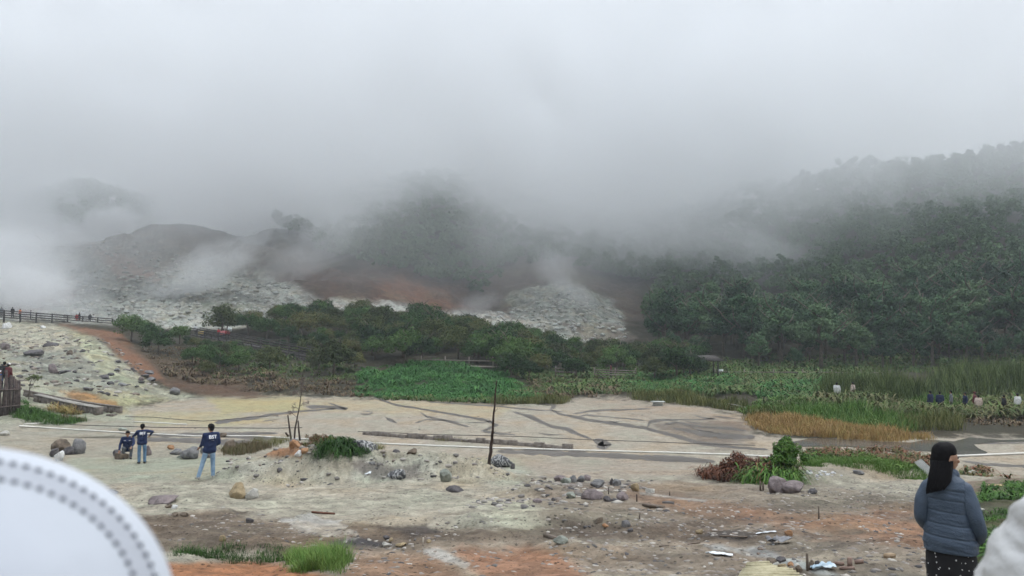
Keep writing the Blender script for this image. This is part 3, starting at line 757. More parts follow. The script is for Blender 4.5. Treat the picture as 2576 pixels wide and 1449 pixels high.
# near-right bank of the flat
def P2(L):  # patch corners from ground pixels
    o = []
    for dx, dy in L:
        g_ = G(dx, dy); o.append((CX + F * g_.x / g_.y, g_.y))
    return o
def plant_thing(name, label, mat, fn, cat='plant', group=None):
    m = MB(); fn(m); o = m.build(name, mat); tag(o, label, cat, group); return o
def dome(m, dx, dy, w, h, n, ls, fl=.3, rs=np.random.RandomState(3), asp=.4):
    g_ = G(dx, dy); s = g_.y / F; P, N = crown_pts(rs, n, 18, (w * s / 2, w * s / 2, h * s * .6)); P[:, 2] += h * s * .38
    P = P + np.array(g_); P[:, 2] = np.maximum(P[:, 2], H(P[:, 0], P[:, 1]) + .02)
    leaves(m, P, N, ls * rs.uniform(.6, 1.3, n), asp, 0, rs)
def spray(m, dx, dy, wpx, n, size, k=8, w=.16, droop=.75, seed=1):
    rs = np.random.RandomState(seed); g_ = G(dx, dy); s = g_.y / F
    x = g_.x + rs.normal(size=n) * wpx * s * .3; y = g_.y + rs.normal(size=n) * wpx * s * .25
    ferns(m, np.stack([x, y, H(x, y)], 1), size, k, w, 0, rs, droop)
plant_thing('fern_bush', 'rust brown fern bush at the left end of the right bank', L_RUST, lambda m: (spray(m, 1850, 1196, 120, 230, .72, 14, .06, .6, 1), spray(m, 1905, 1196, 90, 120, .8, 14, .06, .6, 2), dome(m, 1860, 1196, 130, 75, 1400, .10)))
plant_thing('grass_clump', 'tall arching bright green grass clump beside the rust fern bush', L_GRASS, lambda m: (spray(m, 1945, 1212, 80, 150, .95, 14, .05, .85, 3),))
plant_thing('leafy_bush', 'upright bright green leafy bush towering over the right bank', L_GRASS, lambda m: (dome(m, 1985, 1192, 100, 110, 4200, .10, rs=np.random.RandomState(31)), dome(m, 1983, 1176, 84, 96, 3200, .10, rs=np.random.RandomState(32))))
patch('bank_grass', 'short green grass on the bank behind the white rubble', L_GRASS, lambda m: (
    blades(m, scatter(P2([(2020, 1175), (2110, 1170), (2200, 1195), (2330, 1212), (2350, 1190), (2200, 1150), (2030, 1140)]), 160), .32, 8, .016, spread=.08),
    ferns(m, scatter(P2([(2030, 1160), (2200, 1180), (2330, 1200), (2340, 1175), (2200, 1140), (2040, 1135)]), 9), .35, 7, .25)))
patch('bank_fern', 'brown and green ferns topping the far side of the bank', L_RUST, lambda m: (
    ferns(m, scatter(P2([(2020, 1150), (2180, 1155), (2330, 1180), (2340, 1150), (2260, 1132), (2060, 1130)]), 14), .5, 8, .18),
    ferns(m, scatter(P2([(2440, 1195), (2500, 1215), (2490, 1185), (2450, 1170)]), 16), .5, 8, .2)))
plant_thing('fern_clump', 'curly brown fern clump by the burnt stumps', L_RUST, lambda m: (spray(m, 800, 1124, 80, 90, .55, 12, .1, .9, 7), dome(m, 800, 1124, 110, 42, 1300, .09)))
plant_thing('grass_tuft', 'bushy light green grass tuft behind the striped grey boulder', L_GRASS, lambda m: (spray(m, 858, 1130, 70, 130, .6, 14, .06, .85, 8), spray(m, 830, 1112, 60, 60, .6, 14, .06, .85, 9), dome(m, 865, 1130, 90, 38, 800, .08)))
patch('dry_grass', 'dry yellow brown grass around the stumps and the mud wall', L_YGR, lambda m: (
    blades(m, scatter(P2([(620, 1128), (720, 1124), (730, 1108), (640, 1105)]), 26), .3, 9, .012, spread=.1),
    blades(m, scatter(P2([(890, 1136), (960, 1142), (960, 1125), (890, 1115)]), 22), .3, 9, .012, spread=.1),
    blades(m, scatter(P2([(1100, 1112), (1190, 1114), (1190, 1104), (1100, 1104)]), 12), .25, 9, .012, spread=.1)))
patch('withered_grass', 'withered brown grass hump behind the standing man', L_BROWN, lambda m: (
    blades(m, scatter(P2([(555, 1150), (620, 1148), (690, 1128), (640, 1120), (570, 1122)]), 60), .35, 9, .02, spread=.1),))
plant_thing('grass_tuft', 'long green grass tuft at the bottom edge beside dark gravel', L_GRASS, lambda m: (blades(m, scatter(P2([(745, 1440), (850, 1449), (868, 1415), (800, 1386), (735, 1392)]), 520), .23, 9, .007, spread=.05, lean=.5),))
plant_thing('grass_tuft', 'low spreading green grass strip beside the white hat brim', L_GRASS, lambda m: (blades(m, scatter(P2([(450, 1398), (560, 1418), (700, 1416), (760, 1420), (740, 1392), (600, 1376), (470, 1378)]), 160), .13, 9, .007, spread=.05, lean=.6),))
patch('weeds', 'green weeds at the foot of the pole fence', L_GRASS, lambda m: (
    blades(m, scatter([(40, 46), (90, 44), (200, 46), (215, 47.5), (130, 49), (60, 49)], 30), .4, 9, .03, spread=.2),
    ferns(m, scatter([(40, 46.5), (100, 45), (130, 50), (50, 52)], 5), .6, 7, .3)))
plant_thing('dry_tuft', 'rusty dry grass tuft at the low end of the concrete walls', L_ORG, lambda m: (spray(m, 168, 1040, 50, 60, .8, 12, .06, .5, 12),))
plant_thing('dry_tuft', 'round brown grass tussock beside the lying white pipe end', L_BROWN, lambda m: (spray(m, 182, 1057, 40, 70, .5, 12, .06, .7, 13), spray(m, 200, 1058, 20, 30, .35, 12, .08, .7, 14)))
# young tree by the pole fence
root = empty('sapling', G(72, 1004), label='young thin tree with green crown beside the pole fence', cat='tree')
rs = np.random.RandomState(9); t = MB(); t.tube([(0, 0, -.1), (.03, 0, .6), (.1, 0, 1.2), (.3, 0, 1.9)], [.03, .025, .02, .01], 6)
t.tube([(.05, 0, .7), (.3, .1, 1.2), (.5, .1, 1.5)], [.015, .012, .006], 5); t.tube([(.08, 0, 1.0), (-.2, .1, 1.4)], [.012, .005], 5)
t.build('trunk', BARK, root, True)
c = MB(); P, N = crown_pts(rs, 900, 22, (.8, .7, .45)); P += (.38, 0, 1.42); leaves(c, P, N, .09 * rs.uniform(.6, 1.3, 900), .4, 0, rs)
P, N = crown_pts(rs, 120, 5, (.25, .25, .14)); P += (.6, 0, .85); leaves(c, P, N, .09 * rs.uniform(.6, 1.3, 120), .4, 0, rs)
c.build('crown', L_FERN2, root)
# dead trees
g0 = G(1231, 1168); top = at(1250, 955, g0.y); h = top.z - g0.z
root = empty('dead_tree', g0, label='tall burnt bare pole tree leaning slightly beside the half buried boulder', cat='tree')
t = MB(); rs = np.random.RandomState(2); pts = []; n = 16
for i in range(n + 1):
    k = i / n; pts.append(((top.x - g0.x) * k + rs.normal() * .012, rs.normal() * .012, -.15 + (h + .15) * k))
t.tube(pts, [.062 * (1 - .72 * i / n) * rs.uniform(.88, 1.12) for i in range(n + 1)], 8); t.build('trunk', DEADW, root, True)
for i in range(13):
    k = rs.uniform(.25, .97); p = pts[int(k * n)]; a = rs.uniform(0, 6.28); L = rs.uniform(.05, .22) * (.5 + k)
    b = MB(); b.tube([p, (p[0] + math.cos(a) * L * .7, p[1] + math.sin(a) * L * .7, p[2] + L * .8)], [.012, .005], 5); b.build('twig', DEADW, root)
g0 = G(740, 1108); sc = g0.y / F
root = empty('dead_tree', g0, label='small leafless burnt tree with fine twigs and charred stumps at its foot', cat='tree')
def px(dx, dy, oy=0): p = at(dx, dy, g0.y + oy); return tuple(np.array(p) - np.array(g0))
t = MB(); t.tube([px(740, 1112), px(742, 1080), px(748, 1050), px(754, 1020), px(758, 990), px(757, 968)], [.05, .045, .035, .028, .02, .008], 7); t.build('trunk', DEADW, root, True)
for k, L in enumerate([[(733, 1112), (728, 1075), (724, 1044)], [(755, 1112), (752, 1085), (750, 1058)], [(726, 1098), (718, 1088)]]):
    t = MB(); t.tube([px(*q) for q in L], [.055, .045, .035][:len(L)], 7); t.build('stump', DEADW, root, True)
rs = np.random.RandomState(6); t = MB()
def twig(p, d, L, r, depth):
    q = p + d * L; t.tube([p, (p + q) / 2 + rs.normal(size=3) * L * .06, q], [r, r * .8, r * .55], 4)
    if depth == 0: return
    for _ in range(3):
        nd = d + rs.normal(size=3) * .62; nd /= np.linalg.norm(nd); twig(q, nd, L * rs.uniform(.6, .85), r * .68, depth - 1)
for (dx, dy), ang in [((748, 1050), -.9), ((754, 1022), .8), ((756, 1000), -.6), ((757, 985), .5), ((757, 970), 0), ((752, 1030), -1.0), ((757, 990), .9)]:
    twig(np.array(px(dx, dy)), np.array([math.sin(ang), rs.normal() * .3, math.cos(ang)]), .19, .02, 4)
t.build('branches', rough_mat('twigs', (.09, .065, .06), (.17, .13, .12), 8), root)
# ------------------------------------------------------------------ rocks, water, walls, pipes, boardwalks
def rock_verts(seed, sub=3, cuts=14, rough=.08, sharp=1.0):
    rs = np.random.RandomState(seed)
    bm = bmesh.new(); bmesh.ops.create_icosphere(bm, subdivisions=sub, radius=1)
    V = np.array([v.co[:] for v in bm.verts]); Fc = np.array([[v.index for v in f.verts] for f in bm.faces]); bm.free()
    n = norm(rs.normal(size=(cuts, 3))); hgt = rs.uniform(.48, .95, cuts)
    d = V @ n.T; r = np.where(d > .05, hgt / np.maximum(d, .05), 9).min(1); r = np.minimum(r, 1.15)
    r = r * sharp + (1 - sharp)
    p = V * 2.2 + seed
    r = r * (1 + rough * (np.abs(fbm(p[:, 0] + p[:, 2], p[:, 1] - p[:, 2] * .7, 5, seed % 50, .65)) * 3.2 - .3))
    return V * r[:, None], Fc
ROCKC = {'grey': ((.10, .10, .105), (.24, .235, .23)), 'dark': ((.055, .05, .055), (.14, .13, .13)), 'brown': ((.09, .07, .055), (.22, .175, .13)),
         'pale': ((.30, .29, .26), (.52, .5, .45)), 'white': ((.5, .5, .48), (.75, .74, .72)), 'tan': ((.22, .17, .10), (.42, .33, .2)), 'orange': ((.24, .12, .06), (.45, .26, .14)),
         'green': ((.18, .2, .17), (.34, .36, .31)), 'mauve': ((.14, .115, .115), (.27, .225, .22))}
for k, (a_, b_) in ROCKC.items(): rough_mat('rock_' + k, tuple(q * .8 for q in a_), tuple(q * 1.05 for q in b_), 5, .9, 1.0, .04, detail=8)
# streaked boulder material
b = NB('rock_streak'); tcn = b.n('ShaderNodeTexCoord').outputs['Object']
wv = b.n('ShaderNodeTexWave', {'Vector': tcn, 'Scale': 1.3, 'Distortion': 14.0, 'Detail': 6, 'Detail Scale': 3.5}).outputs[0]
MATS['rock_streak'] = b.bsdf(b.ramp(wv, [(.25, (.05, .052, .056)), (.6, (.11, .11, .115)), (.8, (.2, .2, .195)), (.95, (.34, .34, .33))]), .85, b.noise(9, 5, .6, tcn), .6, .03)
RK = [0]
def rock(dx, dy, wpx, hpx, colr, label, sharp=.9, group='loose boulders on the crater floor', name='boulder', depth=.85, Y=None):
    RK[0] += 1; g_ = G(dx, dy); s = (g_.y) / F; rw, rh = wpx * s / 2, hpx * s
    V, Fc = rock_verts(RK[0] * 13 + 5, 4 if wpx > 20 else 3, 7 + RK[0] % 5, .13, sharp)
    V = V / np.abs(V).max(0); V = V * np.array([rw, rw * depth, rh * .68]); m = MB(); m.add(V, [Fc])
    o = m.build(name, MATS['rock_' + colr], None, False, (g_.x, g_.y + rw * depth * .6, g_.z + rh * .30), random.uniform(-.5, .5))
    return tag(o, label, 'rock', group)
ROCKS = [
 # by the men
 (148, 1138, 52, 34, 'brown', 'rounded brown boulder with a tan cap, left of the grey one behind the hat'),
 (186, 1142, 44, 38, 'grey', 'tall grey boulder standing right of the brown capped boulder'),
 (172, 1144, 34, 20, 'dark', 'dark low boulder wedged beneath the tall grey boulder'),
 (130, 1150, 26, 24, 'dark', 'small dark rock at the outer foot of the brown capped boulder'),
 (146, 1160, 26, 26, 'white', 'white pointed stone leaning on the brown capped boulder'),
 (292, 1148, 26, 16, 'dark', 'flat dark stone behind the rock under the crouching man'),
 (300, 1156, 36, 20, 'brown', 'brown rounded rock the crouching man rests his hand on'),
 (372, 1146, 16, 26, 'mauve', 'mauve rock half hidden behind the man in blue jeans'),
 (427, 1131, 18, 12, 'orange', 'small reddish stone lying alone right of the two jacketed men'),
 (440, 1144, 34, 15, 'grey', 'low grey rock left of the angular slab rock'),
 (475, 1155, 52, 30, 'grey', 'angular grey slab rock between the two groups of men'),
 (456, 1153, 30, 10, 'green', 'pale greenish flat rock beneath the angular slab rock'),
 (508, 1141, 22, 16, 'grey', 'small rounded grey rock just left of the lone standing man'),
 (522, 1152, 16, 12, 'dark', 'dark stone touching the elbow side of the lone standing man'),
 (306, 1083, 22, 8, 'green', 'flat greenish stone lying on the mud beyond the long white pipe'),
 (384, 1093, 16, 6, 'brown', 'tiny brown stone beyond the pipe near the standing man'),
 (559, 1100, 22, 12, 'brown', 'brown stone by the pipe behind the lone standing man'),
 (572, 1128, 34, 24, 'brown', 'brown rock at the left end of the withered grass hump'),
 (592, 1254, 50, 38, 'tan', 'pyramid shaped tan and grey boulder alone on pale ground'),
 (632, 1256, 34, 26, 'pale', 'jagged pale rock just right of the pyramid shaped boulder'),
 (280, 1246, 26, 16, 'grey', 'grey stone peeking out beside the hat brim'),
 (405, 1268, 78, 20, 'mauve', 'long flat dark mauve rock lying like a log'),
 (420, 1278, 20, 9, 'brown', 'small brown cobble at the front of the long flat rock'),
 (437, 1280, 18, 9, 'white', 'small white cobble at the front of the long flat rock'),
 (438, 1298, 18, 9, 'brown', 'small brown stone, inner one of a pair on bare sand'),
 (462, 1299, 24, 10, 'brown', 'flat brown stone, larger one of a pair on bare sand'),
 (558, 1362, 18, 15, 'tan', 'yellowish cobble above the low grass strip'),
 (625, 1316, 22, 14, 'dark', 'dark stone beside the white crust patch'),
 (740, 1128, 28, 22, 'orange', 'orange tan boulder at the foot of the burnt tree'),
 (738, 1116, 24, 12, 'grey', 'grey rock perched behind the orange boulder at the burnt tree'),
 (766, 1140, 24, 12, 'orange', 'rusty rock right of the orange boulder at the burnt tree'),
 (748, 1149, 22, 16, 'white', 'white and blue grey stone on the mound edge below the burnt tree'),
 (916, 1138, 66, 30, 'streak', 'large dark boulder streaked with white before the green tuft'),
 (1036, 1142, 28, 14, 'brown', 'blocky brown rock on the mound right of the streaked boulder'),
 (997, 1139, 20, 8, 'dark', 'flat dark stone between streaked boulder and blocky brown rock'),
 (1262, 1176, 60, 32, 'streak', 'broken streaked boulder at the foot of the tall burnt pole'),
 (1290, 1180, 14, 14, 'dark', 'small dark rock at the end of the broken streaked boulder'),
 (1000, 1206, 60, 26, 'streak', 'dark white veined outcrop in the flank of the low mound'),
 (1120, 1212, 34, 32, 'green', 'rounded greenish boulder sunk in the pale slope'),
 (1143, 1238, 44, 15, 'dark', 'smooth dark rounded rock surrounded by pale pebbles'),
 (704, 1187, 16, 12, 'dark', 'small dark stone in the pale flank of the mound'),
 (936, 1168, 22, 8, 'grey', 'flat grey stone on the crest of the low mound'),
 # centre right cluster
 (1410, 1210, 34, 14, 'mauve', 'flat mauve rock at the left end of the central rock row'),
 (1424, 1218, 26, 16, 'green', 'pale rounded rock in the central rock row'),
 (1441, 1214, 24, 18, 'grey', 'grey rock with pale face in the central rock row'),
 (1462, 1213, 22, 16, 'grey', 'blue grey rock in the middle of the central rock row'),
 (1478, 1209, 22, 14, 'mauve', 'dark blocky rock closing the central rock row'),
 (1505, 1226, 38, 18, 'grey', 'rounded grey boulder between the rock row and the blue stone'),
 (1540, 1220, 12, 18, 'dark', 'upright blue black stone right of the rounded grey boulder'),
 (1554, 1222, 26, 18, 'grey', 'light grey domed rock beside the upright blue black stone'),
 (1598, 1236, 22, 20, 'tan', 'yellow tan domed rock by the pale crusted pool rim'),
 (1640, 1240, 30, 14, 'pale', 'pale jagged stones right of the yellow tan rock'),
 (1492, 1256, 58, 24, 'mauve', 'large slanting mauve rock before the iron stake'),
 (1528, 1262, 22, 14, 'dark', 'dark fragment at the low end of the slanting mauve rock'),
 (1565, 1258, 44, 20, 'mauve', 'mauve boulder between the two iron stakes'),
 (1438, 1254, 26, 16, 'green', 'greenish rock at the head of the pale gravel tongue'),
 (1393, 1260, 12, 8, 'dark', 'small round dark stone left of the pale gravel tongue'),
 (1355, 1265, 30, 9, 'mauve', 'flat dark stone group on the gravel left of centre'),
 (1508, 1316, 24, 16, 'brown', 'dark brown stone with orange edge below the gravel tongue'),
 (1524, 1327, 18, 10, 'orange', 'reddish stone beside the dark brown orange edged one'),
 (1574, 1326, 26, 18, 'grey', 'smooth grey blue cobble right of the reddish stone'),
 (1586, 1338, 16, 9, 'dark', 'small dark stone under the smooth grey blue cobble'),
 (1408, 1370, 42, 20, 'green', 'flat grey green rock above the square timber'),
 (1760, 1344, 20, 12, 'tan', 'cream cobble at the edge of the black gravel'),
 (970, 1358, 20, 10, 'dark', 'dark stone between black gravel patches'),
 (983, 1362, 12, 9, 'tan', 'tan pebble near the white stake'),
 (968, 1372, 16, 9, 'pale', 'cream cobble beside the lower black gravel'),
 (1008, 1376, 28, 10, 'tan', 'flat cream stone on the edge left of the white stake'),
 (975, 1376, 26, 9, 'pale', 'pale flat stone on the edge above the orange soil'),
 (1078, 1366, 14, 8, 'tan', 'little cream stone just right of the white stake'),
 # stump cluster right
 (1964, 1240, 52, 46, 'mauve', 'tall crumbling mauve clay boulder before the green clump'),
 (2005, 1240, 66, 26, 'mauve', 'low mauve rock mass joined to the foot of the tall clay boulder'),
 (2046, 1242, 26, 12, 'dark', 'dark stones at the right end of the low mauve rock'),
 (2162, 1194, 30, 10, 'grey', 'flat grey rock at the foot of the grassy bank'),
 (2455, 1196, 30, 14, 'pale', 'pale boulder among bushes beside the woman in the blue jacket'),
 (2468, 1290, 34, 16, 'pale', 'cream stone slab just behind the woman in the blue jacket'),
 (1985, 1348, 22, 14, 'orange', 'rusty stone above the broken branch pile'),
 # left slope
 (8, 880, 30, 18, 'mauve', 'brown rock high on the pale slope at the frame edge'),
 (118, 872, 44, 13, 'dark', 'wide dark overhanging rock high on the pale slope'),
 (70, 892, 58, 13, 'dark', 'long dark rock ledge below the wide overhanging rock'),
 (14, 826, 26, 16, 'white', 'white angular rock at the crest near the boardwalk'),
 (106, 826, 14, 8, 'white', 'small white rock on the crest under the boardwalk'),
 (128, 938, 26, 24, 'mauve', 'upright mauve boulder above the young tree'),
 (155, 940, 40, 10, 'dark', 'row of dark flat rock right of the upright mauve boulder'),
 (171, 893, 18, 14, 'brown', 'rounded brown rock in the middle of the pale slope'),
 (204, 886, 16, 8, 'dark', 'dark small rock right of the rounded brown rock on the slope'),
 (295, 912, 22, 8, 'dark', 'dark flat stone near the orange path edge'),
 (290, 934, 18, 9, 'grey', 'grey block just above the lower rock scatter'),
 (278, 945, 20, 8, 'dark', 'dark pyramid stone in the lower rock scatter'),
 (260, 952, 26, 10, 'dark', 'dark boulder with pale base in the lower rock scatter'),
 (186, 938, 12, 8, 'dark', 'small black stone left of the lower rock scatter'),
 (276, 968, 22, 9, 'dark', 'dark low rock at mid slope beneath the scatter'),
 (306, 972, 34, 10, 'grey', 'elongated grey rock on the lower slope'),
 (218, 982, 26, 10, 'grey', 'half buried grey rock above the orange stain'),
 (332, 930, 14, 8, 'dark', 'dark stone beside the orange gully mouth'),
 (372, 940, 22, 9, 'grey', 'grey slab at the top of the gully rock heap'),
 (362, 948, 22, 10, 'dark', 'dark rock in the gully rock heap'),
 (352, 958, 16, 12, 'mauve', 'mauve upright rock at the left of the gully heap'),
 (378, 958, 26, 10, 'grey', 'grey rock at the foot of the gully heap'),
 (432, 991, 36, 16, 'grey', 'lone dark grey boulder at the mud flat edge below the gully'),
 (6, 1096, 26, 14, 'pale', 'pale rock at the frame edge before the pole fence'),
]
for r_ in ROCKS: rock(*r_[:6], group=None)
# loose stones and gravel: scattered uncountable
def stones(name, label, mat, regs, seed=1, island=True):
    rs = np.random.RandomState(seed); m = MB()
    protos = [rock_verts(500 + i, 1, 8, .1, 1.0) for i in range(6)]
    for P, dens, s0, s1, flat in regs:
        Q = scatter(P2(P) if flat != 'Y' else P, dens, rs, .1)
        k = rs.randint(0, 6, len(Q)); sc = s0 + (s1 - s0) * rs.uniform(0, 1, len(Q)) ** 3
        for j in range(6):
            q = Q[k == j]; s_ = sc[k == j]; V, Fc = protos[j]
            if not len(q): continue
            an = rs.uniform(0, 6.28, len(q)); ca_, sa_ = np.cos(an), np.sin(an)
            el_ = rs.uniform(.6, 1.5, (len(q), 1)); W = V[None] * s_[:, None, None] * np.array([1, 1, .55]); W = W * np.concatenate([el_, 1 / el_, np.ones_like(el_)], 1)[:, None, :]
            X2 = W[..., 0] * ca_[:, None] - W[..., 1] * sa_[:, None]; Y2 = W[..., 0] * sa_[:, None] + W[..., 1] * ca_[:, None]
            W = np.stack([X2 + q[:, None, 0], Y2 + q[:, None, 1], W[..., 2] + q[:, None, 2] + .2 * s_[:, None]], -1)
            n0 = len(V); idx = (np.arange(len(q)) * n0)[:, None, None] + Fc[None]
            m.add(W.reshape(-1, 3), [idx.reshape(-1, 3)])
    o = m.build(name, mat); tag(o, label, kind='stuff'); return o
def stone_mat(name, cols):
    b = NB(name); g_ = b.n('ShaderNodeNewGeometry').outputs['Random Per Island']; k = len(cols)
    col = b.ramp(g_, [(i / k, c) for i, c in enumerate(cols)])
    tcn = b.n('ShaderNodeTexCoord').outputs['Object']
    return b.bsdf(col, .9, b.noise(30, 3, .6, tcn), .4, .01)
SM1 = stone_mat('gravel_mixed', [(.10, .095, .09), (.2, .18, .16), (.33, .3, .26), (.15, .11, .085), (.26, .24, .22), (.45, .42, .37), (.07, .065, .065)])
SM2 = stone_mat('gravel_pale', [(.3, .29, .26), (.45, .44, .4), (.2, .2, .18), (.5, .47, .4), (.36, .37, .34)])
SM3 = stone_mat('gravel_dark', [(.04, .04, .045), (.08, .08, .085), (.14, .13, .13), (.2, .19, .18)])
SM4 = stone_mat('rubble_white', [(.6, .6, .6), (.4, .4, .42), (.7, .7, .68), (.25, .24, .25)])
stones('gravel', 'mixed brown and grey stones strewn over the near ground', SM1, [
 ([(1320, 1200), (1640, 1205), (1700, 1260), (1640, 1290), (1320, 1275), (1180, 1300), (1160, 1260)], 34, .012, .13, 0),
 ([(1600, 1260), (2300, 1220), (2340, 1300), (2340, 1449), (1500, 1449), (1300, 1360), (1400, 1290)], 120, .006, .06, 0),
 ([(300, 1290), (1320, 1300), (1320, 1440), (860, 1449), (820, 1380), (400, 1380)], 120, .006, .055, 0),
 ([(560, 1150), (1240, 1150), (1340, 1205), (900, 1215), (560, 1205)], 22, .01, .13, 0),
 ([(1000, 1215), (1300, 1215), (1300, 1290), (1050, 1270)], 16, .008, .04, 0),
 ([(280, 1170), (1320, 1180), (1320, 1300), (300, 1290)], 9, .008, .045, 0),
 ([(1320, 1165), (1780, 1160), (1800, 1230), (1500, 1215)], 7, .008, .05, 0)], 3)
stones('gravel', 'dark gravel heaps before the grass tuft', SM3, [
 ([(950, 1332), (1050, 1318), (1130, 1342), (1060, 1362)], 260, .01, .035, 0),
 ([(810, 1366), (890, 1352), (1000, 1372), (930, 1396), (850, 1392)], 500, .01, .026, 0),
 ([(800, 1318), (850, 1322), (840, 1336), (800, 1330)], 300, .01, .026, 0),
 ([(1770, 1348), (1850, 1334), (1900, 1348), (1860, 1364)], 200, .008, .024, 0),
 ([(1710, 1205), (1800, 1210), (1790, 1222), (1720, 1216)], 60, .01, .03, 0),
 ([(250, 1120), (330, 1118), (330, 1126), (250, 1127)], 40, .02, .06, 0)], 4)
stones('rubble', 'white broken rubble heaped below the grassy bank', SM4, [
 ([(2015, 1196), (2050, 1180), (2110, 1182), (2130, 1196), (2060, 1206)], 170, .02, .10, 0),
 ([(2300, 1180), (2340, 1182), (2345, 1196), (2310, 1196)], 110, .02, .08, 0),
 ([(1900, 1232), (2080, 1240), (2100, 1252), (1930, 1254)], 60, .01, .05, 0),
 ([(1940, 1352), (1975, 1356), (1960, 1372), (1925, 1372)], 120, .01, .05, 0)], 5)
stones('rubble', 'pale stones littering the rubble slope at the upper side', SM1, [
 ([(-300, 47), (60, 56), (330, 60), (420, 70), (330, 86), (250, 100), (-300, 118)], 2.0, .03, .34, 'Y')], 6)
stones('rubble', 'pale grey rubble covering the steaming crater wall', SM2, [
 ([(-300, 128), (300, 128), (560, 134), (800, 142), (720, 168), (520, 190), (260, 198), (-300, 190)], .9, .06, .85, 'Y'),
 ([(820, 138), (1130, 140), (1420, 132), (1580, 142), (1560, 172), (1420, 186), (1300, 172), (1180, 156), (900, 156)], 1.1, .06, .75, 'Y')], 7)
stones('pebbles', 'little dark lumps sprinkled on the mud flat', SM1, [
 (POND[2:16] + [(1880, 1110), (1500, 1140), (900, 1130), (500, 1095)], .5, .02, .09, 0)], 8)

# ---- wet channels and water
WET = NB('wet_mud'); tcn = WET.n('ShaderNodeTexCoord').outputs['Object']
WET = WET.bsdf(WET.ramp(WET.noise(.8, 5, .6, tcn), [(.3, (.055, .044, .034)), (.7, (.09, .073, .056))]), .4, WET.noise(4, 3, .5, tcn), .08, .02)
WAT = NB('still_water'); tcn = WAT.n('ShaderNodeTexCoord').outputs['Object']
WAT = WAT.bsdf(WAT.ramp(WAT.noise(.5, 4, .6, tcn), [(.3, (.07, .062, .055)), (.7, (.13, .115, .10))]), .12, WAT.noise(3, 3, .5, tcn), .05, .02)
def on_plane(dx, dy, z=-.8): d = ray(dx, dy); y = (z - 5) / d[2]; return np.array([d[0] * y, y, z])
def ribbon(name, pts, lab, mat=None, lift=.006, plane=True, kind='structure', rs=RS):
    """pts: (dx, dy, thickness in pixels)"""
    m = MB(); P = []
    pts = [p if len(p) == 3 else (*p, 2.0) for p in pts]
    for i in range(len(pts) - 1):
        a, b_ = np.array(pts[i], float), np.array(pts[i + 1], float); n = max(int(np.hypot(*(b_ - a)[:2]) / 9), 1)
        for j in range(n): P.append(a + (b_ - a) * j / n)
    P.append(np.array(pts[-1], float)); P = np.array(P)
    P[:, 1] += fbm(P[:, 0] * .05, P[:, 1] * .05 + len(pts), 3, 91) * 3.0
    T = P[:, 2] * 1.5 * (1 + fbm(P[:, 0] * .08, P[:, 1] * .2, 3, 95) * 1.4); T[0] *= .15; T[-1] *= .15
    V = []
    for i, p in enumerate(P):
        t = P[min(i + 1, len(P) - 1)] - P[max(i - 1, 0)]; t = t[:2] / (np.hypot(*t[:2]) + 1e-9); n = np.array([-t[1], t[0]])
        for sgn in (-.5, .5):
            q = p[:2] + n * sgn * T[i]; w_ = on_plane(*q); w_[2] = max(gz(w_[0], w_[1]), -.8 if plane else -9) + lift; V.append(w_)
    k = len(P); m.add(V, [np.array([[2 * i, 2 * i + 1, 2 * i + 3, 2 * i + 2] for i in range(k - 1)])])
    o = m.build(name, mat or WET); tag(o, lab, kind=kind); return o
